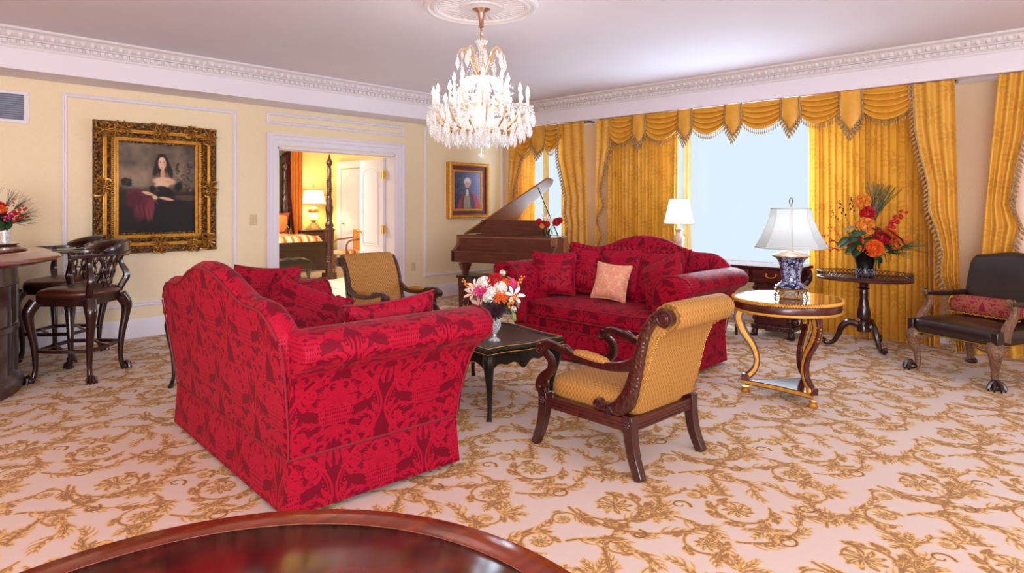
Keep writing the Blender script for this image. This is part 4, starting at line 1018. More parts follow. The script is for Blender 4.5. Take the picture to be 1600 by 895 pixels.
sp = [('rose', 'red', .005, .345, .02, 1.25), ('rose', 'white', -.075, .325, .02, 1.2), ('rose', 'white', .045, .305, .06, 1.0), ('daisy', 'magenta', -.095, .285, .06, 1.1), ('daisy', 'magenta', .12, .33, .02, 1.0), ('gerbera', 'orange', .045, .255, .08, .95),
      ('gerbera', 'plum', .01, .195, .09, 1.35), ('lily', 'pink', -.16, .265, .03, 1.0), ('lily', 'pink', -.11, .19, .04, 1.0), ('lily', 'white', .14, .255, .06, 1.1), ('lily', 'white', -.15, .31, 0, .8), ('rose', 'white', -.04, .245, .09, .9), ('rose', 'white', -.02, .28, .08, .8),
      ('rose', 'orange', .08, .33, .03, .8), ('snap', 'yorange', -.19, .30, .0, .6), ('snap', 'yorange', .17, .32, .0, .6), ('snap', 'yorange', .10, .19, .08, .8), ('snap', 'orange', .12, .22, .07, .6), ('leaf', 'lgreen', .13, .17, .05, .9), ('leaf', 'green', -.13, .17, .03, .9),
      ('leaf', 'green', -.12, .12, 0, .9), ('leaf', 'lgreen', .03, .40, -.02, .6), ('leaf', 'green', .02, .38, -.03, .7), ('leaf', 'green', .05, .42, -.03, .5), ('leaf', 'lgreen', .08, .38, -.02, .6), ('rose', 'white', .06, .40, -.03, .45), ('rose', 'white', .14, .16, .04, .45), ('lily', 'pink', -.06, .17, .07, .7)]
sp = [(a_, b_, r*.92, u+.065, f_, s_*(1.28 if a_ != 'lily' else .95)) for a_, b_, r, u, f_, s_ in sp]
for k in range(14): a = k*2.4; sp.append(('leaf', 'green' if k % 3 else 'lgreen', .13*math.cos(a), .30+.07*math.sin(a), .0, 1.0))
sp.append(('gerbera', 'plum', .0, .225, .12, 1.35))
bouquet(t, sp, .17)
ob('water_and_stems', MB().lathe([(.002, .068), (.02, .072), (.033, .11), (.038, .15)], 14), M['green'], t)
# oval gallery table with its arrangement
OV = (-1.83, 6.93)
t = thing('gallery_table', 'oval mahogany tripod table with pierced gallery before the gold drapes', 'table', OV+(0,), 0)
A_, Bx = .425, .28
def oval(r, z, n=60): return [Vector(((A_+r)*math.cos(2*PI*i/n), (Bx+r)*math.sin(2*PI*i/n), z)) for i in range(n)]
ob('tabletop', MB().rings([[v*.05+UP*z*.95 for v in oval(0, z)] if k == 0 else oval(r, z) for k, (r, z) in enumerate(((0, .665), (-.03, .665), (.0, .675), (.004, .69), (-.006, .7)))]), M['mahog'], t)
g = MB(); g.tube(oval(-.004, .748), .005, 6, h=.004, closed=True); g.tube(oval(-.004, .705), .004, 6, closed=True)
n = 64
for i in range(n):
    a, b_ = 2*PI*i/n, 2*PI*(i+1)/n; P0 = lambda q, z: Vector(((A_-.004)*math.cos(q), (Bx-.004)*math.sin(q), z))
    g.tube([P0(a, .705), P0((a+b_)/2, .726), P0(b_, .748)], .0028, 4); g.tube([P0(b_, .705), P0((a+b_)/2, .726), P0(a, .748)], .0028, 4)
stuff(ob('gallery', g, M['dark'], t))
ob('pedestal', MB().lathe([(.03, .665), (.075, .655), (.04, .63), (.035, .60), (.055, .59), (.035, .575), (.04, .54), (.034, .50), (.05, .40), (.062, .34), (.055, .30), (.035, .285), (.05, .27), (.06, .25), (.06, .17), (.03, .15)][::-1], 20), M['dark'], t)
for a in (math.radians(200), math.radians(-45), math.radians(80)):
    c, s = math.cos(a), math.sin(a)
    p = bez([(c*r, s*r, z) for r, z in ((.03, .22), (.13, .25), (.20, .20), (.235, .12), (.28, .05), (.34, .03), (.37, .055), (.36, .08))], 5)
    p = [Vector((v.x*.95, v.y*.95, v.z)) for v in p]
    ob('leg', MB().tube(p, lerpn([.03, .035, .032, .026, .022, .02, .022, .018], len(p)), 8, up=(0, 0, 1)), M['dark'], t)
t = thing('flower_arrangement', 'tall orange and red arrangement in a black vase on the gallery table', 'flowers', (OV[0]+.01, OV[1], .7))
ob('vase', MB().lathe([(.002, 0), (.078, 0), (.082, .01), (.078, .05), (.075, .10), (.09, .17), (.125, .235), (.15, .27), (.145, .27), (.09, .19), (.06, .1), (.002, .08)], 28), M['bvase'], t, 'flared black vase')
tr = MB()
for k in range(14):
    for j in range(3): a = 2*PI*(k+.5*j)/14; tr.tube([(.081*math.cos(a-.1), .081*math.sin(a-.1), .02+j*.025), (.083*math.cos(a), .083*math.sin(a), .045+j*.022), (.081*math.cos(a+.1), .081*math.sin(a+.1), .02+j*.025)], .003, 4)
stuff(ob('relief_leaves', tr, M['grille'], t))
sp = [('pom', 'yorange', -.015, .75, 0, 1.2), ('pom', 'yorange', -.07, .735, 0, 1.0), ('rose', 'red', .01, .62, .03, 1.5), ('pom', 'yorange', -.04, .49, .06, 1.7), ('pom', 'orange', .01, .29, .14, 1.5), ('rose', 'red', .12, .39, .08, 1.5), ('rose', 'red', .16, .38, .09, 1.1), ('rose', 'red', -.14, .37, .06, 1.3), ('rose', 'red', -.19, .34, .05, 1.0),
      ('pom', 'orange', .25, .41, .02, 1.3), ('pom', 'orange', .29, .37, .02, 1.0), ('snap', 'red', .28, .50, 0, 1.6), ('snap', 'red', .24, .46, 0, 1.4), ('snap', 'orange', .35, .34, 0, 1.1), ('snap', 'orange', -.10, .27, .1, .9), ('snap', 'orange', .22, .28, .1, .8), ('berry', 'red', -.28, .27, 0, 1.2), ('berry', 'red', -.30, .34, 0, 1.0), ('berry', 'orange', -.26, .40, 0, .9), ('berry', 'orange', .38, .33, 0, .8), ('berry', 'red', .02, .37, .1, .8), ('berry', 'red', .08, .31, .12, .7),
      ('spray', 'green', .10, .55, 0, 1.8), ('spray', 'green', .14, .62, 0, 1.5), ('spray', 'green', .07, .66, 0, 1.3), ('spray', 'green', .36, .28, 0, 1.3), ('spray', 'green', .14, .25, .12, 1.1), ('berry', 'dark', -.22, .60, 0, .9), ('berry', 'dark', -.13, .64, 0, .8), ('berry', 'dark', -.30, .56, 0, .6)]
rn = random.Random(11)
for k in range(44):
    a = rn.uniform(0, 6.28); r_ = rn.uniform(.06, .30); sp.append(('leaf', 'green', r_*math.cos(a)*1.1, .34+.11*math.sin(a)+rn.uniform(-.03, .05), rn.uniform(-.05, .1), rn.uniform(.9, 1.5)))
for r_, u in ((-.30, .28), (-.24, .22), (-.16, .20), (-.33, .30), (.2, .48), (.13, .46)): sp.append(('leaf', 'green', r_, u, .03, 1.4))
sp = [(a_, b_, r*.9, u, f_, s_*1.3) for a_, b_, r, u, f_, s_ in sp]
bouquet(t, sp, .24)

# ================================================================ GILT ROUND TABLE + LAMP
GT = (-1.785, 4.81)
t = thing('round_table', 'round mahogany table with gilt rope edge and curved legs', 'table', GT+(0,), 0)
ob('tabletop', MB().lathe([(.01, .70), (.362, .70), (.369, .71), (.371, .722), (.365, .727), (.01, .727)], 64), wood('glossy_mahogany_top', '6a2216', '46140c', .10, .3, 0, 4), t, 'glossy mahogany top')
rp = MB()
for k in range(130): a = 2*PI*k/130; rp.tube([(.373*math.cos(a-.03), .373*math.sin(a-.03), .705), (.376*math.cos(a+.02), .376*math.sin(a+.02), .724)], .0075, 6)
stuff(ob('rope_edge', rp, M['gilt_p'], t))
ob('frieze', MB().lathe([(.33, .635), (.360, .635), (.366, .65), (.366, .69), (.362, .70), (.33, .70)], 64, cap=False), M['mahog'], t)
bd = MB().lathe([(.360, .632), (.371, .632), (.374, .640), (.371, .648), (.360, .648)], 64, cap=False); ob('lower_bead', bd, M['gilt_p'], t)
feet = [(-.275, -.115), (.245, -.165), (.035, .29)]
for fx, fy in feet:
    d = Vector((fx, fy, 0)); d = d/d.length; R0 = math.hypot(fx, fy)
    p = bez([d*r+UP*z for r, z in ((.31, .635), (.335, .56), (.30, .46), (.235, .36), (.205, .27), (.215, .19), (.262, .13), (.295, .12))], 6)
    pw = lerpn([.034, .036, .034, .028, .024, .024, .026, .02], len(p))
    l = ob('leg', MB().tube(p, .022, 4, h=pw, up=d, p=7), M['mahog'], t, bevel=.003)
    sd = d.cross(UP)
    for s in (1, -1): ob('gilt_inlay', MB().tube([q+sd*s*.0225 for q in p[2:-4]], .0022, 4, h=[w_*.5 for w_ in pw[2:-4]], up=d), M['gilt_p'], l)
    ac = MB()
    for q in range(7): z = .61-.022*q; r_ = float(np.interp(z, [.46, .56, .635], [.30, .335, .31])); ac.tube([d*(r_+.018)+sd*.02+UP*z, d*(r_+.034)+UP*(z-.012), d*(r_+.018)-sd*.02+UP*z], .006, 5)
    ob('gilt_leaf', ac, M['gilt_p'], l)
    rs_ = MB()
    for q in range(7): a = q*2*PI/7; rs_.ball(d*.325+sd*.0+UP*.60+(sd*math.cos(a)+UP*math.sin(a))*.016+d*.0, .009, 6, 4)
    for s in (1, -1):
        r2 = MB(); c0 = d*.255+UP*.60+sd*s*.04
        for q in range(7): a = q*2*PI/7; r2.ball(c0+(d*math.cos(a)+UP*math.sin(a))*.016, .009, 6, 4)
        ob('rosette', r2, M['gilt_p'], l)
    bk_ = MB().box(d*.285+UP*.115, (.055, .05, .05), math.atan2(d.y, d.x)); ob('leg_block', bk_, M['mahog'], t, bevel=.005)
    r3 = MB().lathe([(.002, 0), (.02, .0), (.024, .006), (.018, .014), (.018, .02)], 14, d*.285+sd*.026+UP*.12, axis=sd); ob('rosette', r3, M['gilt_p'], t)
    ob('foot', MB().lathe([(.018, 0), (.032, .004), (.034, .012), (.024, .022), (.02, .03), (.026, .038), (.026, .046)], 18, d*.285), M['gold'], t)
ang = [math.atan2(fy, fx) for fx, fy in feet]; outl = []
for k in range(3):
    a, b_ = ang[k], ang[(k+1) % 3]
    if b_ < a: b_ += 2*PI
    p = Vector((.29*math.cos(a), .29*math.sin(a))); q = Vector((.29*math.cos(b_), .29*math.sin(b_))); mid = (p+q)/2*.62
    for i in range(12): s_ = i/12; outl.append(tuple(p*(1-s_)**2+mid*2*s_*(1-s_)+q*s_*s_))
ob('lower_shelf', MB().prism(outl, .055, .092), wood('shelf_mahogany', '6a2a24', '4a1814', .15, .7, 0, 5), t, bevel=.003)
ob('gilt_band', MB().tube([(x*1.012, y*1.012, .074) for x, y in outl], .004, 4, h=.012, closed=True), M['gilt_p'], t)

t = thing('table_lamp', 'blue and white porcelain lamp with white bell shade on gilt table', 'lamp', (-1.755, 4.815, .727))
st = MB()
for a in range(6):
    q = a*PI/3+.3; c, s = math.cos(q), math.sin(q)
    st.tube([(c*.105, s*.105, .002), (c*.118, s*.118, .008), (c*.103, s*.103, .03), (c*.107, s*.107, .062)], [.01, .008, .006, .01], 6)
    for k in range(2):
        q2 = q+PI/3*(k+.0)/1; 
    q2 = q+PI/3; P0 = lambda f, z: (.105*math.cos(q+(q2-q)*f), .105*math.sin(q+(q2-q)*f), z)
    st.tube([P0(.1, .06), P0(.3, .03), P0(.5, .05), P0(.7, .03), P0(.9, .06)], .0035, 5); st.tube([P0(.1, .012), P0(.3, .035), P0(.5, .02), P0(.7, .035), P0(.9, .012)], .0035, 5)
st.lathe([(.09, .058), (.112, .06), (.114, .068), (.09, .072)], 40, cap=True); st.tube([(.104*math.cos(i*PI/20), .104*math.sin(i*PI/20), .008) for i in range(40)], .004, 5, closed=True)
ob('stand', st, M['gold'], t, 'pierced gilt stand')
ob('liner', MB().lathe([(.05, .004), (.08, .004), (.085, .06), (.05, .06)], 24), M['porc'] if False else M['shade'], t)
ob('vase', MB().lathe([(.02, .072), (.105, .074), (.108, .085), (.085, .10), (.068, .112), (.066, .13), (.072, .20), (.082, .255), (.102, .285), (.128, .302), (.13, .306), (.02, .308)], 40), M['blue'], t, 'blue and white scroll porcelain vase', smooth=50)
ob('rim', MB().tube([(.13*math.cos(i*PI/24), .13*math.sin(i*PI/24), .306) for i in range(48)], .004, 6, closed=True), M['gilt_p'], t)
ob('lid', MB().lathe([(.13, .307), (.10, .322), (.05, .338), (.015, .345), (.012, .36), (.006, .38), (.006, .40)], 32), M['porc'], t, 'painted floral porcelain cap')
def bellshade(h, r0, r1, n=8, power=1.6, square=False):
    m = MB(); R = []
    for i in range(13):
        q = i/12; r = r1+(r0-r1)*(1-q)**power; R.append([Vector((r*math.cos(2*PI*k/n+PI/8), r*math.sin(2*PI*k/n+PI/8), q*h)) for k in range(n)])
    return m.rings(R, cap=False), R
def shade_fill(name, loc, e):  # added point light that makes an unlit lampshade glow
    l = bpy.data.lights.new(name, 'POINT'); l.energy = e; l.color = (.95, .97, 1); l.shadow_soft_size = .04; o = bpy.data.objects.new(name, l); C.objects.link(o); o.location = loc
shade_fill('table_shade_fill', (-1.755, 4.81, 1.23), .9)  # lamp itself is off; added light brightens its shade from inside
m, R = bellshade(.285, .247, .136)
s_ = ob('shade', m, M['frontshade'], t, 'eight panel white bell shade', smooth=20, loc=(0, 0, .365))
tr = MB()
for k in range(8): tr.tube([r[k]*1.004+UP*0 for r in R], .003, 4)
tr.tube(R[0], .0045, 5, closed=True); tr.tube(R[-1], .0045, 5, closed=True)
ob('shade_trim', tr, M['shade'], s_)
ob('harp', MB().tube([(0, 0, .39), (0, 0, .66)], .004, 6), M['brass'], t); ob('finial', MB().lathe([(.004, .66), (.008, .665), (.004, .675), (.012, .69), (.016, .705), (.010, .722), (.003, .735)], 12), M['glass'], t)

# ================================================================ DESK, DESK LAMP, DESK CHAIR
t = thing('pedestal_desk', 'carved mahogany desk with claw feet under the wide window', 'desk', (-3.26, 7.04, 0))
dtm = wood('worn_mahogany_desktop', '5a2018', '2c0d0b', .6, 0); dtm.node_tree.nodes['Principled BSDF'].inputs['Specular IOR Level'].default_value = .05
ob('desktop', MB().box((0, 0, .735), (1.68, .52, .03)), dtm, t, bevel=.008)
for s in (1, -1):
    X = s*.58; pd = ob('pedestal', MB().bb(X-.20, X+.20, -.22, .24, .10, .57), M['mahogz'], t, bevel=.01)
    ob('base_moulding', MB().bb(X-.225, X+.225, -.245, .25, .08, .13), M['carved'], pd, bevel=.01)
    ob('door', MB().bb(X-.15, X+.15, -.235, -.215, .15, .54), M['mahog'], pd, bevel=.005)
    ob('oval_moulding', MB().tube([(X+.11*math.cos(k*PI/16), -.237, .35+.15*math.sin(k*PI/16)) for k in range(32)], .006, 6, closed=True), M['dark'], pd)
    for sx in (1, -1):
        for sy in (-.2, .2):
            ft = MB().tube([(X+sx*.18, sy, .12), (X+sx*.19, sy, .07), (X+sx*.195, sy-.01, .03), (X+sx*.195, sy-.02, .0)], [.035, .03, .035, .042], 10)
            for q in (-1, 0, 1): ft.ball((X+sx*.195+q*.022, sy-.05, .018), .018, 6, 4)
            ob('claw_foot', ft, M['dark'], t)
        cr = MB()
        for q in range(5): cr.ball((X+sx*.185, -.235, .20+q*.08), .024, 8, 5, (1, .7, 1.3))
        ob('carved_corner', cr, M['carved'], pd)
ob('drawer_case', MB().bb(-.82, .82, -.24, .24, .57, .72), M['mahogz'], t, bevel=.006)
for k, X in enumerate((-.58, 0, .58)):
    d = ob('drawer', MB().bb(X-(.2 if k != 1 else .33), X+(.2 if k != 1 else .33), -.252, -.236, .59, .71), wood('red_mahogany_drawer', '6e2420', '4c1614', .25, .6, 0) if k == 0 else M['mahog'], t, bevel=.004)
    h = MB().tube(bez([(X-.05, -.256, .665), (X-.045, -.272, .645), (X, -.276, .635), (X+.045, -.272, .645), (X+.05, -.256, .665)], 4), .005, 6)
    for s in (1, -1): h.lathe([(.014, 0), (.014, .004), (.004, .006)], 10, (X+s*.05, -.252, .668), axis=(0, -1, 0))
    ob('handle', h, M['brass'], d)
for q in range(9): a = q*.7; ob('carved_boss', MB().ball((.80+.02*math.sin(a), -.19, .18+q*.058), .045, 10, 6, (1, .8, .8)), M['carved'], t)
ob('side_scroll', MB().tube(bez([(.80, -.1, .15), (.84, -.05, .35), (.80, .0, .5), (.86, .05, .62), (.84, .1, .70)], 5), .035, 8), M['carved'], t)
t = thing('table_lamp', 'small urn lamp with tapered cream shade against the wide window', 'lamp', (-3.89, 7.03, .75))
ob('urn', MB().lathe([(.045, 0), (.05, .012), (.025, .03), (.018, .06), (.02, .10), (.045, .16), (.062, .21), (.065, .25), (.05, .285), (.03, .30), (.026, .33), (.05, .36), (.045, .37), (.006, .375), (.006, .48)], 24), M['porc'], t, 'painted porcelain urn')
for s in (1, -1): ob('handle', MB().tube([tuple(RT*s*r+UP*z) for r, z in ((.055, .21), (.085, .24), (.09, .28), (.07, .305), (.045, .29))], .006, 6), M['gilt_p'], t)
m = MB(); m.rings([[Vector((a*r, b*r, z)) for a, b in ((-1, -1), (1, -1), (1, 1), (-1, 1))] for r, z in ((.148, .43), (.093, .73))], cap=False)
s_ = ob('shade', m, M['shade'], t, 'square tapered cream shade', smooth=0, rot=(0, 0, YAW))
shade_fill('desk_shade_fill', (-3.89, 7.03, 1.32), .8)  # added light inside the unlit desk lamp, imitating a window-backlit shade
tr = MB()
for r, z in ((.148, .43), (.093, .73)): tr.tube([(a*r, b*r, z) for a, b in ((-1, -1), (1, -1), (1, 1), (-1, 1))], .003, 4, closed=True)
ob('shade_trim', tr, M['cream'], s_)
t = thing('desk_chair', 'side chair with cream seat tucked between desk and window sofa', 'chair', (-3.22, 6.52, 0), 0)
for sx in (1, -1):
    for sy in (1, -1): ob('leg', MB().tube([(sx*.2, sy*.2, .42), (sx*.195, sy*.2, .2), (sx*.19, sy*.2+(0 if sy > 0 else -.05), 0)], [.022, .018, .014], 4, p=7), M['dark'], t)
ob('seat', MB().rings([[Vector((math.copysign(abs(math.cos(a))**.3, math.cos(a))*.245*k, math.copysign(abs(math.sin(a))**.3, math.sin(a))*.235*k, z)) for a in [2*PI*i/28+.01 for i in range(28)]] for k, z in ((.95, .40), (1, .42), (1, .45), (.9, .475), (.5, .49), (.02, .495))]), M['cream'], t)
for sx in (1, -1): ob('stile', MB().tube(bez([(sx*.2, -.21, .42), (sx*.205, -.235, .6), (sx*.215, -.27, .78), (sx*.22, -.29, .84)], 4), .016, 6), M['dark'], t)
ob('crest_rail', MB().tube(bez([(-.24, -.30, .80), (-.22, -.295, .83), (-.1, -.285, .80), (0, -.28, .80), (.1, -.285, .80), (.22, -.295, .83), (.24, -.30, .80)], 4), .014, 6, h=.024), M['dark'], t)
ob('splat', MB().prism([(-.05, .42), (.05, .42), (.07, .6), (.05, .79), (-.05, .79), (-.07, .6)], -.27, -.255, 'y'), M['dark'], t)

# ================================================================ LEATHER LIBRARY ARMCHAIR
t = thing('leather_armchair', 'black leather armchair with carved claw feet at right of the drapes', 'armchair', (-.845, 6.47, 0), math.radians(-27))
K = M['leather']; Wd = M['oak']
def sq(a, k, hx, hy, e=.25): return Vector((math.copysign(abs(math.cos(a))**e, math.cos(a))*hx*k, math.copysign(abs(math.sin(a))**e, math.sin(a))*hy*k, 0))
R = []
for k, z in ((.97, .325), (1, .335), (1, .40), (.985, .425), (.93, .445), (.75, .462), (.4, .472), (.02, .474)): R.append([sq(2*PI*i/44+.001, k, .365, .345)+UP*z for i in range(44)])
ob('seat', MB().rings(R), K, t, smooth=60)
nl = MB()
for i in range(60): nl.ball((-.36+.72*i/59, -.347, .335), .005, 5, 3)
for i in range(50): 
    for s in (1, -1): nl.ball((s*.367, -.33+.66*i/49, .335), .005, 5, 3)
stuff(ob('nailhead_trim', nl, M['brass'], t))
for sx in (1, -1):
    p = cab(sx*.32, -.30, .33, sx, -1, w0=.05, bow=.025, out=.035)
    l = MB().tube(p, lerpn([.06, .062, .045, .028, .022, .028, .035], len(p)), 10, up=(sx, -1, .01)); l = ob('leg', l, Wd, t, 'carved cabriole leg')
    f = MB(); q = p[-1]; f.ball((q.x, q.y, .032), .046, 12, 7, (1, 1, .7)); d = Vector((sx, -1, 0)).normalized(); e = d.cross(UP)
    for a in (-1, -.33, .33, 1):
        v_ = (d*math.cos(a*1.1)+e*math.sin(a*1.1)); f.tube([q+v_*.01+UP*.075, q+v_*.045+UP*.055, q+v_*.062+UP*.02, q+v_*.060+UP*.0], [.014, .015, .014, .008], 6)
    ob('claw_foot', f, M['dark'], l)
    k = MB()
    for j in range(7): a = j*.9; k.ball(p[6]+d*.03+(e*math.cos(a)*.03+UP*math.sin(a)*.035), .013, 6, 4)
    for s2 in (1, -1):
        dr = Vector((-sx, 0, 0)) if s2 == 1 else Vector((0, 1, 0)); k.tube([Vector((sx*.34, -.33, .30))+dr*.02, Vector((sx*.34, -.33, .295))+dr*.09, Vector((sx*.34, -.33, .315))+dr*.16], [.03, .022, .008], 6)
    ob('knee_carving', k, Wd, l)
    l = MB().tube(bez([(sx*.31, .30, .33), (sx*.315, .32, .20), (sx*.325, .36, .06), (sx*.325, .37, 0)], 5), [.032, .026, .022, .03], 8); l = ob('leg', l, Wd, t)
    f = MB().ball((sx*.325, .37, .028), .044, 10, 6, (1, 1, .7)); 
    for a in range(6): f.ball((sx*.325+.036*math.cos(a), .37+.036*math.sin(a), .022), .016, 6, 4)
    ob('claw_foot', f, M['dark'], l)
    su = bez([(sx*.345, -.235, .36), (sx*.345, -.205, .45), (sx*.345, -.13, .54), (sx*.345, -.12, .60), (sx*.345, -.16, .655), (sx*.345, -.19, .65)], 6)
    ob('arm_support', MB().tube(su, .024, 8, h=lerpn([.055, .045, .03, .03, .032, .02], len(su)), up=(0, 1, 0), p=4), Wd, t, 'carved arm support')
    ob('leather_corner', MB().box((sx*.345, -.305, .39), (.05, .08, .10)), K, t, bevel=.008)
    ob('arm', MB().tube(bez([(sx*.345, -.17, .645), (sx*.35, -.05, .64), (sx*.34, .12, .635), (sx*.325, .27, .64)], 5), [.03, .036, .036, .034], 12, h=[.022, .026, .026, .026], up=(0, 0, 1)), K, t)
bk = lambda x: .99+.02*math.cos(max(-1, min(1, x/.30))*PI)*.9-(.03 if abs(x) > .29 else 0)
R = []
for i in range(25):
    x = -.315+.63*i/24; h = bk(x); R.append([Vector((x, y+.13*(z-.40)/.6, z)) for y, z in ((.24, .42), (.225, .55), (.225, .75), (.235, h-.05), (.255, h-.01), (.29, h), (.325, h-.01), (.335, h-.06), (.33, .6), (.33, .34))])
ob('backrest', MB().rings(R), K, t, smooth=50, bevel=0)
ob('back_trim', MB().tube([Vector((-.315+.63*i/24, .335+.13*(bk(-.315+.63*i/24)-.40)/.6, bk(-.315+.63*i/24)-.03)) for i in range(25)], .004, 5), M['brass'], t)
bl = thing('bolster_pillow', 'red and gold patterned bolster with cord edge on the leather armchair', 'pillow', (-.845+.0, 6.47, 0), math.radians(-27))
R = []
for i in range(21):
    q = i/20; x = -.30+.60*q; r = .105*(1-abs(2*q-1)**5*.45); R.append([Vector((x+.02*math.sin(a), .035+.055+r*.62*math.cos(a), .475+.082+r*.82*math.sin(a))) for a in [2*PI*k/20 for k in range(20)]])
o = ob('cover', MB().rings(R), M['bolster'], bl, smooth=70)
cd_ = MB()
for s in (-1,): 
    for k in range(60):
        q = k/59; x = -.29+.58*q; cd_.ball((x, .0285, .492+.004*math.sin(k*1.5)), .0065, 5, 3)
for k in range(24): a = 2*PI*k/24; cd_.ball((.30, .09+.035*math.cos(a), .557+.055*math.sin(a)), .008, 5, 3); cd_.ball((-.30, .09+.035*math.cos(a), .557+.055*math.sin(a)), .008, 5, 3)
stuff(ob('cord_edge', cd_, M['gold'], bl))

# ================================================================ BAR, STOOLS
BC = (-6.43, 0.0)
t = thing('bar_counter', 'rounded mahogany bar counter at the left edge', 'counter', BC+(0,), 0)
ob('base', MB().lathe([(.97, 0), (1.02, .0), (1.03, .06), (1.0, .12), (.985, .14), (.985, .45), (1.0, .46), (1.0, .50), (.985, .51), (.985, .80), (1.0, .81), (.99, .86), (.985, .96), (.2, .96)], 96, cap=True).clipx(-1.11), M['barbase'], t)
rb = None
for k in range(34):
    a = 2*PI*k/34
    if rb is None: rb = MB().bb(.985, .997, -.006, .006, .14, .80).mesh('panel_rib', M['dark'], 0)
    if math.sin(a) > -.3: ob('panel_rib', rb, None, t, rot=(0, 0, a))
ob('countertop', MB().lathe([(.3, .955), (1.10, .955), (1.16, .962), (1.255, .985), (1.275, .998), (1.262, 1.012), (1.22, 1.022), (1.17, 1.052), (1.13, 1.058), (.3, 1.058)], 96).clipx(-1.115), M['bar'], t)
ob('raised_top', MB().lathe([(.3, 1.058), (1.02, 1.058), (1.05, 1.062), (1.055, 1.075), (1.045, 1.084), (.3, 1.085)], 96), M['bar'], t)
ty = thing('serving_tray', 'silver tray on the bar counter under the glasses', 'tray', (-6.42, .83, 1.086))
ob('tray', MB().lathe([(.01, .0), (.16, 0), (.185, .012), (.192, .016), (.188, .018), (.16, .006), (.01, .006)], 40), M['silver'], ty)
gm = MB().lathe([(.01, 0), (.034, 0), (.038, .11), (.036, .11), (.032, .01), (.01, .01)], 20).mesh('tumbler', M['cutglass'])
for k, (dx, dy, lab) in enumerate(((.075, .075, 'clear glass tumbler on the silver tray, the one nearest the stools'), (-.055, .0, 'clear glass tumbler on the silver tray, the one nearer the picture edge'))):
    o = ob('tumbler', gm, None, None, loc=(-6.42+dx, .83+dy, 1.0925)); tag(o, lab, 'glass', 'tumblers on the tray')
t = thing('flower_arrangement', 'spiky red and orange flower arrangement in a crystal bowl on the bar', 'flowers', (-6.55, .84, 1.086))
ob('bowl', MB().lathe([(.01, 0), (.05, 0), (.05, .01), (.02, .03), (.02, .06), (.06, .09), (.085, .12), (.105, .17), (.09, .17), (.03, .1)], 24), M['cutglass'], t, 'cut crystal footed bowl')
sp = [('rose', 'orange', .10, .27, .05, 1.0), ('rose', 'pink', .01, .24, .10, 1.1), ('snap', 'red', .16, .24, 0, 1.0), ('snap', 'red', .18, .20, 0, .9), ('snap', 'magenta', .14, .21, .05, .8), ('rose', 'red', .05, .30, 0, 1.0), ('rose', 'plum', .12, .22, .05, .8), ('rose', 'red', -.05, .28, .05, 1.0), ('rose', 'orange', -.02, .31, 0, 1.0), ('berry', 'red', .09, .26, 0, .8)]
for k in range(16): a = rn.uniform(0, 6.28); sp.append(('leaf', 'green', .13*math.cos(a), .20+.05*math.sin(a), rn.uniform(-.05, .1), 1.1))
for r_, u in ((.10, .30), (.17, .28), (.20, .22), (.0, .32), (.18, .18), (-.08, .30), (.13, .17)): sp.append(('spray', 'green', r_, u, 0, 1.2))
sp = [(a_, b_, r*1.0+.02, u, f_, s_*(1.3 if a_ != 'spray' else .85)) for a_, b_, r, u, f_, s_ in sp]
bouquet(t, sp, .15)
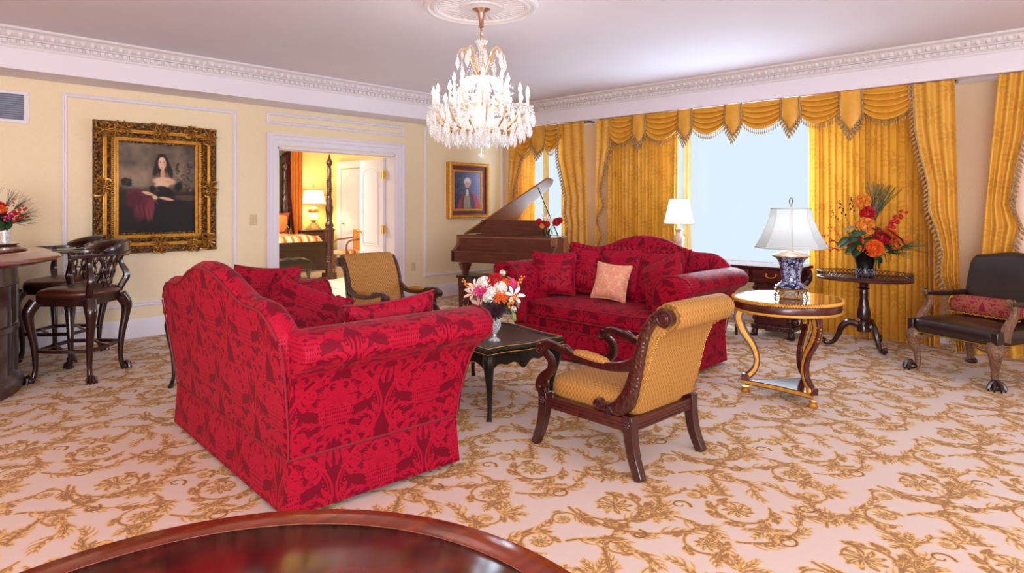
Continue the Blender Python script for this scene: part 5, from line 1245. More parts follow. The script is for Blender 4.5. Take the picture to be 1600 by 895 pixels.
def stool(label, loc):
    t = thing('bar_stool', label, 'bar stool', loc, 0, 'corner bar stools'); W = M['dark']; q = .305
    cs_ = [(0, -q), (q, 0), (0, q), (-q, 0)]
    for k, (x, y) in enumerate(cs_):
        p = cab(x, y, .64, x, y, bow=.035, out=.025); l = ob('leg', MB().tube(p, lerpn([.05, .046, .034, .026, .019, .022, .028], len(p)), 12, up=(-y, x, .01)), W, t)
        f = MB().ball((p[-1].x, p[-1].y, .026), .036, 10, 6, (1, 1, .72)); d = Vector((x, y, 0)).normalized(); e = d.cross(UP)
        for a in (-.9, -.3, .3, .9): v_ = d*math.cos(a)+e*math.sin(a); f.tube([p[-1]+v_*.01+UP*.06, p[-1]+v_*.036+UP*.045, p[-1]+v_*.046+UP*.0], [.01, .012, .008], 5)
        ob('claw_foot', f, W, l)
        kn = MB()
        for j in range(5): kn.ball(p[5]+d*.02+e*(.018*math.cos(j*1.3))+UP*(.03*math.sin(j*1.3)), .010, 6, 4)
        ob('knee_carving', kn, W, l)
    for k in range(4):
        a, b_ = Vector(cs_[k]+(0,)), Vector(cs_[(k+1) % 4]+(0,)); m = (a+b_)/2; 
        ob('apron', MB().box(m*.93+UP*.645, ((b_-a).length-.02, .025, .09), math.atan2((b_-a).y, (b_-a).x)), W, t, bevel=.004)
        ob('stretcher', MB().tube(bez([a*.93+UP*.245, m*(1.03)+UP*.245, b_*.93+UP*.245], 6), .014, 6, h=.016, p=4), W, t)
    for s in (-1, 1): ob('stretcher', MB().tube([(-q*.5+s*.0, -q*.45*s, .25), (q*.5, -q*.45*s, .25)], .012, 6), W, t)
    R = []
    for k_, z in ((.9, .67), (.96, .69), (.95, .71), (.85, .728), (.5, .742), (.02, .745)): R.append([Vector(((math.cos(a)*abs(math.cos(a))**.25)*q*k_, (math.sin(a)*abs(math.sin(a))**.25)*q*k_, z)) for a in [2*PI*i/36 for i in range(36)]])
    ob('seat', MB().rings(R), M['leather_br'], t, 'brown leather seat', smooth=60)
    # posts and U rail round the two rear sides
    for k, (x, y) in enumerate(cs_[1:]):
        P = bez([(x*.93, y*.93, .68), (x*1.02, y*1.02, .735), (x*1.12, y*1.12, .79), (x*1.10, y*1.10, .84), (x*1.0, y*1.0, .90), (x*.97, y*.97, .95), (x*1.04, y*1.04, 1.0)], 6)
        ob('post', MB().tube(P, lerpn([.028, .027, .03, .026, .02, .020, .024], len(P)), 8, up=(y, -x, .01)), W, t)
    rail = bez([(q*1.12, -.14, 1.0), (q*1.08, 0, 1.0), (q*.95, q*.5, 1.005), (q*.55, q*.93, 1.01), (0, q*1.12, 1.01), (-q*.55, q*.93, 1.01), (-q*.95, q*.5, 1.005), (-q*1.08, 0, 1.0), (-q*1.12, -.14, 1.0)], 6)
    ob('arm_rail', MB().tube(rail, lerpn([.03, .032, .028, .028, .03, .028, .028, .032, .03], len(rail)), 8, h=.014, up=(0, 0, 1), p=4), W, t)
    cr = rail[10:-10]; hh = [.012+.042*math.sin(PI*i/(len(cr)-1))**.7 for i in range(len(cr))]
    ob('crest', MB().tube([v+UP*(.012+h_*.8) for v, h_ in zip(cr, hh)], .018, 8, h=hh, up=(0, 0, 1), p=3), W, t)
    for s in (1, -1):
        m = Vector((s*q*.5, q*.5, 0)); dr = Vector((-s, 1, 0)).normalized(); nn = Vector((s, 1, 0)).normalized(); spt = MB()
        for w0, w1, w2 in ((-.05, -.015, -.06), (.05, .015, .06), (-.02, -.05, -.02), (.02, .05, .02)):
            P = bez([m+dr*w0*.6+UP*.69, m+dr*w1+nn*.01+UP*.76, m+dr*w2+nn*.03+UP*.85, m+dr*w1*1.2+nn*.05+UP*.93, m+dr*w0*1.1+nn*.075+UP*1.0], 5); spt.tube(P, .010, 6)
        for z, o_ in ((.80, .02), (.92, .05)): spt.tube([m-dr*.04+nn*o_+UP*z, m+nn*o_+UP*(z+.012), m+dr*.04+nn*o_+UP*z], .008, 6)
        ob('splat', spt, W, t, 'pierced splat')
    return t
stool('corner bar stool with dark carved frame, the nearer of the pair', (-6.215, 1.375, 0))
stool('corner bar stool with dark carved frame, farther one by the wall', (-7.13, 1.44, 0))

# ================================================================ FOREGROUND TABLE, END TABLE
t = thing('round_table', 'round flame mahogany table with crossbanded rim in the foreground', 'table', (-.80, .283, 0), 0)
r0 = .622
ob('tabletop', MB().lathe([(.01, .715), (r0-.02, .715), (r0, .722), (r0+.003, .735), (r0, .745), (r0-.006, .749), (.01, .749)], 96), M['flame'], t)
ob('crossband', MB().lathe([(r0-.066, .7492), (r0-.066, .7500), (r0-.004, .7500), (r0+.002, .746), (r0+.002, .744)], 128, cap=False), M['band'], t, 'reddish crossbanded rim')
ob('string_inlay', MB().tube([((r0-.067)*math.cos(2*PI*k/128), (r0-.067)*math.sin(2*PI*k/128), .7496) for k in range(128)], .0007, 4, closed=True), M['oak'], t)
ob('pedestal', MB().lathe([(.06, .10), (.10, .12), (.06, .18), (.045, .3), (.08, .45), (.05, .58), (.10, .68), (.16, .715)], 24), M['mahogz'], t)
for k in range(3):
    a = k*2*PI/3+.5; c, s = math.cos(a), math.sin(a); p = bez([(c*r, s*r, z) for r, z in ((.04, .20), (.16, .19), (.28, .10), (.36, .03), (.40, .02))], 5); ob('leg', MB().tube(p, [.035, .03, .025, .02], 8), M['mahogz'], t)
t = thing('end_table', 'black cabriole legged end table beyond the far arm of left sofa', 'table', (-5.12, 1.97, 0), math.radians(0))
ob('tabletop', MB().box((0, 0, .585), (.44, .50, .03)), M['black'], t, bevel=.01)
ob('apron', MB().box((0, 0, .54), (.38, .44, .06)), M['black'], t, bevel=.004)
for sx in (1, -1):
    for sy in (1, -1):
        p = cab(sx*.165, sy*.195, .56, sx, sy); ob('leg', MB().tube(p, lerpn([.034, .030, .022, .015, .013, .016, .02], len(p)), 8, up=(sx, sy, .01)), M['black'], t)

# ================================================================ GRAND PIANO (local u = x along keyboard, y = depth)
PR = math.radians(18); t = thing('grand_piano', 'walnut grand piano with raised lid in the corner', 'piano', (-6.60, 5.76, 0), PR); W = M['piano']
Wd_, Ln = 1.47, 1.46
ob('keybed', MB().bb(0, Wd_, .0, .40, .635, .70), W, t, bevel=.006)
ob('keyslip', MB().bb(.0, Wd_, -.015, .02, .64, .785), W, t, bevel=.006)
for x0, x1 in ((-.005, .05), (Wd_-.05, Wd_+.005)):
    ob('cheek', MB().prism([(-.015, .64), (.38, .64), (.38, .98), (.16, .98), (.15, .93), (.11, .86), (.04, .82), (-.015, .79)], x0, x1, 'x'), W, t, bevel=.005)
ob('fallboard', MB().bb(.05, Wd_-.05, .10, .125, .75, .965), W, t, bevel=.006)
ob('lock_rail', MB().bb(.05, Wd_-.05, .02, .10, .70, .755), W, t, bevel=.004)
ob('keys', MB().bb(.10, Wd_-.10, .03, .10, .755, .762), M['white'], t)
rimo = [(0, .12)]+[(0, .12+.1*k) for k in range(1, 12)]+[(.04, 1.36), (.12, 1.44), (.25, 1.46), (.38, 1.42), (.50, 1.32), (.62, 1.18), (.78, 1.06), (.98, .98), (1.18, .90), (1.36, .76), (1.45, .6), (Wd_, .45), (Wd_, .12)]
rim = MB(); R = []
for z in (.66, .98):
    R.append([Vector((x, y, z)) for x, y in rimo])
cxr, cyr = .7, .6
ri = MB(); n = len(rimo); inner = [(cxr+(x-cxr)*.955, cyr+(y-cyr)*.955) for x, y in rimo]
vs = [(x, y, .66) for x, y in rimo]+[(x, y, .98) for x, y in rimo]+[(x, y, .98) for x, y in inner]+[(x, y, .66) for x, y in inner]
fs = [(k*n+i, k*n+(i+1) % n, ((k+1) % 4)*n+(i+1) % n, ((k+1) % 4)*n+i) for k in range(4) for i in range(n)]
ob('rim', ri.add(vs, fs), M['lidw'], t, smooth=30)
ob('soundboard', MB().prism(inner, .74, .76), M['gilt_p'], t, smooth=0)
ob('plate', MB().prism([(cxr+(x-cxr)*.9, cyr+(y-cyr)*.9) for x, y in rimo], .86, .875), M['gold'], t, smooth=0)
ob('front_lid', MB().bb(.0, Wd_, .12, .34, .982, .995), W, t, bevel=.003)
md = MB().prism([(.27, 1.0), (1.24, 1.0), (1.27, 1.03), (1.24, 1.08), (1.25, 1.14), (1.20, 1.20), (.26, 1.20), (.25, 1.12), (.22, 1.05)], .36, .375, 'y')
ob('music_desk', md, W, t, bevel=.004)
mdw = ob('desk_ledge', MB().bb(.20, 1.27, .30, .40, .996, 1.008), W, t, bevel=.003)
LA = math.radians(31); lid = MB(); la = [(0, .34)]+[(0, .34+.1*k) for k in range(1, 10)]+rimo[12:-1]+[(Wd_, .34)]
def lp(x, y, dz): return Vector((.0+x*math.cos(LA)-dz*math.sin(LA), y, .995+x*math.sin(LA)+dz*math.cos(LA)))
n = len(la); lid.add([lp(x, y, 0) for x, y in la]+[lp(x, y, .02) for x, y in la], [tuple(range(n)), tuple(range(n, 2*n))]+[(i, (i+1) % n, (i+1) % n+n, i+n) for i in range(n)])
ob('lid', lid, M['lidw'], t, 'raised polished lid', bevel=.003, smooth=30)
fl = MB(); fl.add([lp(x, y, dz) for x, y, dz in ((0, .12, .024), (Wd_, .12, .024), (Wd_, .34, .024), (0, .34, .024), (0, .12, .036), (Wd_, .12, .036), (Wd_, .34, .036), (0, .34, .036))], [(0, 1, 2, 3), (4, 5, 6, 7), (0, 1, 5, 4), (1, 2, 6, 5), (2, 3, 7, 6), (3, 0, 4, 7)])
ob('prop_stick', MB().tube([(1.36, .50, .97), tuple(lp(1.22, .55, 0))], .008, 8), M['dark'], t)
for k, (x, y) in enumerate(((.14, .12), (Wd_-.14, .12), (.28, 1.22))):
    m = MB().lathe([(.055, .62), (.10, .615), (.085, .58), (.05, .50), (.045, .44), (.06, .42), (.055, .40), (.035, .12), (.045, .10), (.03, .06), (.03, .045)], 8, (x, y, 0)); l = ob('leg', m, W, t, smooth=20)
    ob('caster', MB().tube([(x-.012, y, .024), (x+.012, y, .024)], .024, 16), M['brass'], l)
ob('pedal_lyre', MB().bb(.62, .66, .22, .25, .10, .64).bb(.82, .86, .22, .25, .10, .64).bb(.60, .88, .18, .28, .05, .11), W, t, bevel=.004)
for k in range(3): ob('pedal', MB().box((.69+.05*k, .15, .07), (.025, .10, .012)), M['brass'], t, bevel=.003)
t = thing('piano_bench', 'walnut piano bench with dark padded top under the keyboard', 'bench', (-6.10, 5.98, 0), PR)
ob('seat', MB().box((0, 0, .455), (.82, .36, .035)), M['leather'], t, bevel=.01); ob('case', MB().box((0, 0, .385), (.78, .32, .105)), W, t, bevel=.004)
for sx in (1, -1):
    for sy in (1, -1): ob('leg', MB().tube([(sx*.36, sy*.13, .34), (sx*.36, sy*.13, .05), (sx*.36, sy*.13, .03), (sx*.36, sy*.13, 0)], [.028, .02, .028, .022], 4, p=8), W, t)
t = thing('flower_arrangement', 'small red and white posy on the end of the piano', 'flowers', (-6.60+1.30*math.cos(PR)-.22*math.sin(PR), 5.76+1.30*math.sin(PR)+.22*math.cos(PR), .995))
ob('vase', MB().lathe([(.01, 0), (.035, 0), (.04, .05), (.05, .10), (.047, .10), (.03, .02), (.01, .02)], 20), M['glass'], t)
bouquet(t, [('rose', 'red', .13, .19, 0, 1.5), ('rose', 'red', .17, .21, 0, 1.2), ('rose', 'red', -.10, .19, .02, 1.3), ('rose', 'red', 0, .16, .06, 1.2), ('rose', 'yorange', -.06, .14, .06, .9), ('lily', 'white', .0, .24, 0, .8), ('rose', 'white', .05, .21, .03, .9), ('leaf', 'lgreen', .05, .10, .05, .9), ('leaf', 'green', .1, .12, .02, 1.0), ('leaf', 'green', -.06, .10, .02, .8), ('lily', 'white', -.05, .27, 0, .6), ('leaf', 'green', .02, .05, .06, .8)], .08)

# ================================================================ DRAPERIES
def pleats(x0, x1, y, z0, z1, folds, amp, mat, parent, name='inner_panel', seed=0, label=None):
    rn = random.Random(seed); K_ = folds*10; cs2 = np.cumsum([rn.uniform(.6, 1.5) for _ in range(folds+1)]); cs2 = (cs2-cs2[0])/(cs2[-1]-cs2[0]); am = [rn.uniform(.6, 1.3) for _ in range(folds+1)]; ph = [rn.uniform(-1, 1) for _ in range(folds)]
    def P(u, v):
        z = z0+(z1-z0)*v; q = float(np.interp(u, cs2, range(folds+1))); k = min(int(q), folds-1); f_ = q-k
        s = math.sin(2*PI*f_); A = amp*1.3*(am[k]*(1-f_)+am[k+1]*f_)*(1-.35*v)
        yy = y-A*math.copysign(abs(s)**.75, s)+.006*math.sin(9*v+k); xx = x0+(x1-x0)*u+.25*A*math.sin(4*PI*f_)+.010*math.sin(3*v*ph[k]+k)*(1-v)
        return Vector((xx, yy, z))
    return ob(name, MB().grid(P, K_, 10), mat, parent, label, smooth=80)
def edged(name, yy, z0, z1, xl, xr, folds, amp, mat, parent, trim=None, seed=0, nz=26):
    """flat outer drape whose edges follow the functions xl(z), xr(z)"""
    def P(u, v):
        z = z0+(z1-z0)*v; a, b_ = xl(z), xr(z); x = a+(b_-a)*u; s = math.sin(2*PI*folds*u+seed+.5*math.sin(2.2*v+seed)); s = math.copysign(abs(s)**.7, s); return Vector((x, yy-amp*1.5*s*(.6+.4*(1-v))-.02*(1-v), z))
    o = ob(name, MB().grid(P, 12*max(folds, 1), nz), mat, parent, smooth=80)
    if trim is not None:
        pts = [P(trim, i/60)+Vector((0, -.012, 0)) for i in range(61)]; tm = MB().tube(pts, .009, 6)
        sg = 1 if trim > .5 else -1
        for i in range(len(pts)):
            p = pts[i]; tm.tube([p, p+Vector((sg*.026, -.008, -.026)), p+Vector((sg*.042, -.004, -.052))], [.005, .013, .004], 6)
        stuff(ob('bead_fringe', tm, M['braid'], parent))
    return o
def F(zs, xs): 
    o = sorted(zip(zs, xs)); a = [p[0] for p in o]; b_ = [p[1] for p in o]; return lambda z: float(np.interp(z, a, b_))
def swag(parent, x0, x1, y, D_, mat, nf=5, hide=False):
    xm, hw = (x0+x1)/2, (x1-x0)/2; zt = ZS-.005
    def P(u, v):
        a = 2*u-1; e = max(0, 1-a*a); dz = .15+(D_-.15)*e**.75
        w_ = v*nf; f_ = w_-math.floor(w_); saw = (f_**1.6)*(1-f_)**.35*2.0      # each fold bellies out towards its lower lip
        amp = .060*e**.35*(.35 if v < .08 else 1)
        return Vector((xm+a*hw, y-.035-.050*v*e**.6-amp*saw, zt-v*dz-.018*saw*e**.5))
    o = ob('swag', MB().grid(P, 22, 56), mat, parent, smooth=50)
    fr = MB(); pts = [P(i/30, 1) for i in range(31)]; fr.tube([p+Vector((0, -.006, 0)) for p in pts], .008, 5)
    n = int((x1-x0)/.024)
    for i in range(n+1): p = P(i/n, 1); fr.tube([p, p+Vector((0, -.004, -.03)), p+Vector((0, -.004, -.052)), p+Vector((0, -.004, -.07))], [.0025, .003, .0085, .003], 5)
    return stuff(ob('bead_fringe', fr, M['braid'], o))
def jabot(parent, x0, x1, y, zb, mat):
    xm, hw = (x0+x1)/2, (x1-x0)/2+.012; zt = ZS-.004; zb = zb+.10
    def P(u, v):
        a = 2*u-1; L_ = (zt-zb)-.17*abs(a)**1.1; z = zt-v*L_; return Vector((xm+a*hw*(1+.08*v), y-.080-.014*math.cos(a*PI*1.5)*v, z))
    o = ob('jabot', MB().grid(P, 12, 12), mat, parent, smooth=80)
    fr = MB(); E = [P(0, i/14) for i in range(4, 15)]+[P(i/16, 1) for i in range(1, 16)]+[P(1, 1-i/14) for i in range(11)]
    fr.tube([p+Vector((0, -.006, 0)) for p in E], .007, 5)
    for row in range(4):
        for i in range(13-row % 2):
            u = (i+.5*(row % 2))/12; p = P(u, 1)+Vector((0, -.01-.005*row, .055-.030*row-.02*(1-abs(2*u-1)))); fr.tube([p, p+Vector((0, -.004, -.022)), p+Vector((0, -.004, -.044))], [.0035, .0095, .0035], 5)
    for i in range(14):
        for u in (0, 1): p = P(u, i/14)+Vector((0, -.008, 0)); fr.tube([p, p+Vector((.012*(1-2*u), -.008, -.028))], [.006, .010], 5)
    stuff(ob('bead_fringe', fr, M['braid'], o))
def pxX(p): a = (p-800)/1002; return (.725*a-.689)/(.689*a+.725)*7.36
BR = M['brocade']; SK = M['silk']
# wide window
w1 = thing('window_drapery', 'gold brocade drapery with five fringed swags on the wide window', 'curtain', (0, 0, 0))
ob('pelmet_board', MB().bb(-5.37, -1.15, 7.40, 7.52, ZS-.02, ZS-.002), M['dark'], w1)
pleats(-5.22, -4.15, 7.45, .015, ZS-.02, 20, .030, BR, w1, seed=1, label='closely pleated left panel')
pleats(-2.53, -1.30, 7.45, .015, ZS-.02, 22, .030, BR, w1, seed=2, label='closely pleated right panel')
pleats(-4.14, -4.04, 7.60, .66, ZS-.02, 2, .012, M['sheer'], w1, name='sheer_panel', seed=3)
edged('outer_drape', 7.375, .015, ZS-.01, F([.01, 2.6], [-5.37, -5.37]), F([.0, .70, 1.0, 1.2, 1.4, 1.62, 1.75, 1.95, 2.2, 2.6], [-5.30, -5.355, -5.25, -5.345, -5.225, -5.29, -5.25, -5.20, -5.115, -5.09]), 2, .012, BR, w1, 1, seed=2)
edged('outer_drape', 7.345, .02, ZS-.01, F([.0, .25, .65, .93, 1.16, 1.4, 1.72, 2.0, 2.25, 2.6], [-1.12, -1.18, -1.26, -1.25, -1.28, -1.355, -1.42, -1.475, -1.50]), F([.01, .6, 2.6], [-1.07, -1.10, -1.15]), 3, .022, BR, w1, 0, seed=1) if False else edged('outer_drape', 7.345, .02, ZS-.01, F([0, .3, .55, .75, .95, 1.15, 1.35, 1.6, 1.85, 2.15, 2.6], [-1.13, -1.16, -1.20, -1.265, -1.24, -1.285, -1.355, -1.36, -1.42, -1.475, -1.50]), F([.01, .6, 2.6], [-1.07, -1.105, -1.15]), 3, .022, BR, w1, 0, seed=1)
for a, b_, d in ((955, 992, .36), (1010, 1063, .36), (1083, 1136, .33), (1160, 1223, .32), (1251, 1314, .31), (1348, 1428, .33)): swag(w1, pxX(a)-.03, pxX(b_)+.03, 7.40, d, SK)
for a, b_, z in ((992, 1010, 2.09), (1063, 1083, 2.10), (1136, 1160, 2.11), (1224, 1251, 2.12), (1315, 1348, 2.06)): jabot(w1, pxX(a), pxX(b_), 7.40, z, SK)
# corner window
w2 = thing('window_drapery', 'gold brocade drapery with tasselled swags on the corner window', 'curtain', (0, 0, 0))
ob('pelmet_board', MB().bb(-7.08, -5.50, 7.40, 7.52, ZS-.02, ZS-.002), M['dark'], w2)
edged('outer_drape', 7.375, .015, ZS-.01, F([0, 2.6], [-7.13, -7.05]), F([0, .9, 1.3, 1.6, 1.9, 2.3, 2.6], [-6.95, -6.99, -6.93, -6.96, -6.87, -6.73, -6.72]), 2, .015, BR, w2, 1, seed=0)
pleats(-7.02, -6.60, 7.46, .015, ZS-.02, 7, .028, BR, w2, seed=5)
pleats(-6.54, -6.42, 7.58, .66, ZS-.02, 2, .012, M['sheer'], w2, name='sheer_panel', seed=6)
pleats(-6.05, -5.72, 7.46, .015, ZS-.02, 6, .028, BR, w2, seed=7)
edged('outer_drape', 7.355, .015, ZS-.01, F([0, .75, .92, 1.1, 1.3, 1.5, 1.75, 2.1, 2.6], [-5.75, -5.78, -5.86, -5.83, -5.88, -5.86, -5.93, -6.03, -6.05]), F([0, .9, 2.6], [-5.46, -5.49, -5.56]), 3, .018, BR, w2, 0, seed=3)
for a, b_, d in ((808, 835, .42), (852, 875, .40)): swag(w2, pxX(a)-.02, pxX(b_)+.02, 7.40, d, SK)
jabot(w2, pxX(834), pxX(853), 7.40, 2.05, SK)
# right edge window
w3 = thing('window_drapery', 'gold brocade drapery cut off by the right picture edge', 'curtain', (0, 0, 0))
ob('pelmet_board', MB().bb(-.82, .42, 7.40, 7.52, ZS-.02, ZS-.002), M['dark'], w3)
edged('outer_drape', 7.35, .02, ZS-.01, F([.01, 1.2, 2.6], [-1.0, -.93, -.82]), F([0, .8, 1.06, 1.2, 1.42, 1.6, 1.8, 2.05, 2.6], [-.60, -.72, -.70, -.66, -.735, -.71, -.68, -.63, -.58]), 3, .025, BR, w3, 1, seed=0)
edged('lining', 7.42, .8, 2.3, F([.8, 2.3], [-.72, -.66]), F([.8, 2.3], [-.50, -.50]), 1, .02, M['lining'], w3, seed=0)
pleats(-.70, .38, 7.47, .015, ZS-.02, 18, .03, BR, w3, seed=8)
swag(w3, -.58, .05, 7.40, .34, SK)

# ================================================================ CHANDELIER
ch = thing('chandelier', 'large crystal chandelier with candle bulbs under the ceiling medallion', 'chandelier', (cx, cy, 0))
def at(r, a, z): return (r*math.cos(a), r*math.sin(a), z)
ob('canopy', MB().lathe([(.005, 2.945), (.075, 2.94), (.08, 2.93), (.05, 2.915), (.03, 2.90), (.022, 2.86), (.018, 2.80), (.024, 2.79), (.006, 2.78)][::-1], 24), plain('rose_brass', S('b98f80'), .3, .8), ch)
chn = MB(); 
for k in range(9):
    z = 2.775-k*.024; m = [(.009*math.cos(q*PI/5), 0, .016*math.sin(q*PI/5)) for q in range(10)]
    chn.tube([Vector((p[0], 0, p[2]) if k % 2 else (0, p[0], p[2]))+UP*z for p in m], .0028, 5, closed=True)
ob('chain', chn, M['brass'], ch)
G_ = M['crystal']
ob('stem', MB().lathe([(.01, 2.58), (.02, 2.56), (.015, 2.52), (.03, 2.48), (.018, 2.44), (.035, 2.41), (.02, 2.38), (.03, 2.34), (.045, 2.28), (.03, 2.22), (.05, 2.16), (.06, 2.10), (.04, 2.04), (.05, 2.0), (.03, 1.94), (.01, 1.90)][::-1], 14), G_, ch, smooth=20)
ob('trumpet', MB().lathe([(.012, 2.52), (.016, 2.58), (.03, 2.64), (.055, 2.68), (.05, 2.68), (.026, 2.64), (.01, 2.58)], 18), G_, ch)
ob('gilt_hub', MB().lathe([(.01, 2.385), (.05, 2.395), (.055, 2.41), (.03, 2.425), (.045, 2.435), (.01, 2.445)], 16), M['gold'], ch)
ob('bowl', MB().lathe([(.02, 1.98), (.10, 1.99), (.16, 2.03), (.18, 2.06), (.165, 2.06), (.1, 2.02), (.02, 2.0)], 30), G_, ch)
ob('upper_bowl', MB().lathe([(.02, 2.36), (.09, 2.37), (.13, 2.39), (.12, 2.395), (.02, 2.375)], 24), G_, ch)
am = MB().tube(bez([at(.03, 0, 2.42), at(.07, 0, 2.50), at(.10, 0, 2.59), at(.15, 0, 2.615), at(.185, 0, 2.57)], 5), .007, 6).mesh('upper_arm', M['armglass'])
for k in range(8): ob('upper_arm', am, None, ch, rot=(0, 0, k*PI/4+.2))
N1, N2 = 16, 8
arm1 = MB().tube(bez([at(.05, 0, 2.05), at(.13, 0, 1.985), at(.24, 0, 1.985), at(.33, 0, 2.05), at(.37, 0, 2.13)], 6), .009, 8).mesh('arm', M['armglass'])
arm2 = MB().tube(bez([at(.04, 0, 2.20), at(.09, 0, 2.15), at(.16, 0, 2.16), at(.20, 0, 2.22), at(.21, 0, 2.26)], 5), .008, 8).mesh('arm', M['armglass'])
gb = MB().tube(bez([at(.15, 0, 1.975), at(.24, 0, 1.973), at(.33, 0, 2.038)], 5), .005, 6).mesh('gilt_wire', M['brass'])
cup = MB().lathe([(.004, 0), (.02, .002), (.042, .012), (.046, .02), (.04, .016), (.012, .012), (.012, .03), (.004, .03)], 14).mesh('drip_pan', G_)
cn = MB().lathe([(.0105, 0), (.0105, .085), (.006, .09)], 10).mesh('candle', plain('candle_sleeve', S('f6f2e2'), .6))
bu = MB().lathe([(.004, 0), (.013, .014), (.016, .028), (.010, .048), (.002, .072)], 10).mesh('bulb', M['bulb'])
def candle(r, a, z):
    ob('drip_pan', cup, None, ch, loc=at(r, a, z)); c = ob('candle', cn, None, ch, loc=at(r, a, z+.012)); ob('bulb', bu, None, c, loc=(0, 0, .092))
for k in range(N1):
    a = 2*PI*(k+.35)/N1; ob('arm', arm1, None, ch, rot=(0, 0, a)); ob('gilt_wire', gb, None, ch, rot=(0, 0, a)); candle(.37, a, 2.14)
for k in range(N2):
    a = 2*PI*(k+.1)/N2; ob('arm', arm2, None, ch, rot=(0, 0, a)); candle(.21, a, 2.26)
dm = MB().lathe([(.001, 0), (.007, -.008), (.013, -.03), (.009, -.045), (.001, -.056)][::-1], 6).mesh('crystal_drop', G_, 0)
dl = MB().lathe([(.001, 0), (.009, -.015), (.020, -.05), (.012, -.075), (.001, -.095)][::-1], 6); dl.ball((0, 0, .006), .008, 6, 4); dl = dl.mesh('crystal_drop', G_, 0)
rn = random.Random(21); nd = 0
def drop(r, a, z, big=False, s=1.0):
    o = ob('crystal_drop', dl if big else dm, None, ch, loc=at(r, a, z), rot=(0, 0, rn.uniform(0, 3))); o.scale = (s, s*.6, s)
for k in range(32): drop(.40+.015*(k % 2), 2*PI*k/32, 2.125-.02*(k % 2), True, rn.uniform(.9, 1.15))
for k in range(32): drop(.385, 2*PI*(k+.5)/32, 2.04-.03*(k % 2), k % 2 == 0, rn.uniform(1.1, 1.4))
for k in range(32): drop(.335, 2*PI*k/32, 1.99, k % 2 == 0, 1.1)
for k in range(30): drop(.27, 2*PI*k/30, 1.965-.02*(k % 2), True, 1.0)
for k in range(26): drop(.20, 2*PI*k/26, 1.965-.015*(k % 2), True, .95)
for k in range(20): drop(.13, 2*PI*k/20, 1.96, True, .9)
for k in range(12): drop(.06, 2*PI*k/12, 1.93, True, .9)
for k in range(24): drop(.215+.02*(k % 2), 2*PI*k/24, 2.25, k % 2 == 0, .9)
for k in range(20): drop(.13, 2*PI*k/20, 2.385, k % 2 == 0, .9)
for k in range(8): drop(.185, k*PI/4+.2, 2.56, True, 1.2); drop(.15, k*PI/4+.2, 2.60, False, 1.2)
for k in range(16): drop(.30, 2*PI*(k+.5)/16, 2.13, True, 1.0)
bc = MB()
def chain(p, q, sag, n, r=.007):
    for i in range(n+1):
        s_ = i/n; v_ = Vector(p).lerp(Vector(q), s_)-UP*sag*4*s_*(1-s_); bc.lathe([(.001, -r), (r, 0), (.001, r)], 5, v_)
for k in range(16):
    a, b_ = 2*PI*(k+.35)/16, 2*PI*(k+1.35)/16; chain(at(.405, a, 2.15), at(.405, b_, 2.15), .05, 9); chain(at(.37, a, 2.155), at(.21, 2*PI*(k//2+.1)/8, 2.26), .05, 12)
    chain(at(.12, a, 2.39), at(.20, a, 2.27), .0, 8); chain(at(.18, a, 2.06), at(.35, a, 2.10), .06, 10)
for k in range(8): a, b_ = k*PI/4+.2, (k+1)*PI/4+.2; chain(at(.12, a, 2.40), at(.05, a, 2.58), .0, 10); chain(at(.13, a, 2.385), at(.13, b_, 2.385), .04, 7); chain(at(.21, a, 2.27), at(.21, b_, 2.27), .05, 10)
for k in range(420):
    a = rn.uniform(0, 2*PI); z = rn.uniform(1.92, 2.34); rr = (.37 if z < 2.12 else .22)*math.sqrt(rn.random()); bc.lathe([(.001, -.011), (.008, 0), (.001, .011)], 5, at(rr+.03, a, z))
stuff(ob('bead_chains', bc, G_, ch, 'strings of cut glass beads', smooth=0))
ob('bottom_ball', MB().ball((0, 0, 1.79), .024, 12, 8), G_, ch, smooth=10); ob('bottom_stem', MB().tube([(0, 0, 1.93), (0, 0, 1.81)], .004, 5), G_, ch)
pl = bpy.data.lights.new('chandelier_glow', 'POINT'); pl.energy = 16; pl.color = (1, .9, .75); pl.shadow_soft_size = .3
o = bpy.data.objects.new('chandelier_glow', pl); C.objects.link(o); o.location = (cx, cy, 2.12)

# ================================================================ BEDROOM BEYOND THE DOORWAY
BX, BY = -13.2, 7.8
struct('floor', MB().bb(BX, XL-.2, 1.5, BY, -.1, .0), plain('bedroom_carpet', S('c9a880'), .9, var=.12, scale=6), 'tan bedroom carpet')
tag(ob('area_rug', MB().bb(-12.2, -7.85, 3.2, 7.0, .0, .012), M['rug']), 'cream rug with faded rose flowers on the bedroom floor', 'rug')
struct('ceiling', MB().bb(BX-.1, XL-.2, 1.4, BY+.1, 2.75, 2.85), M['ceil'], 'bedroom ceiling')
struct('wall_far', MB().bb(BX-.1, BX, 1.4, BY+.1, 0, 2.8), M['bedwall'], 'yellow bedroom wall behind the bed head')
struct('wall_side', MB().bb(BX, XL-.2, BY, BY+.1, 0, 2.8), M['bedwall'], 'yellow bedroom wall with the closed door')
struct('wall_near', MB().bb(BX, XL-.2, 1.4, 1.5, 0, 2.8), M['bedwall'], 'yellow bedroom wall out of view')
struct('baseboard_bedroom', MB().bb(BX, -12.9, BY-.02, BY, 0, .18).bb(-11.6, XL-.2, BY-.02, BY, 0, .18).bb(BX, BX+.02, 1.5, BY, 0, .18), M['trim'], 'white bedroom baseboard', smooth=0)
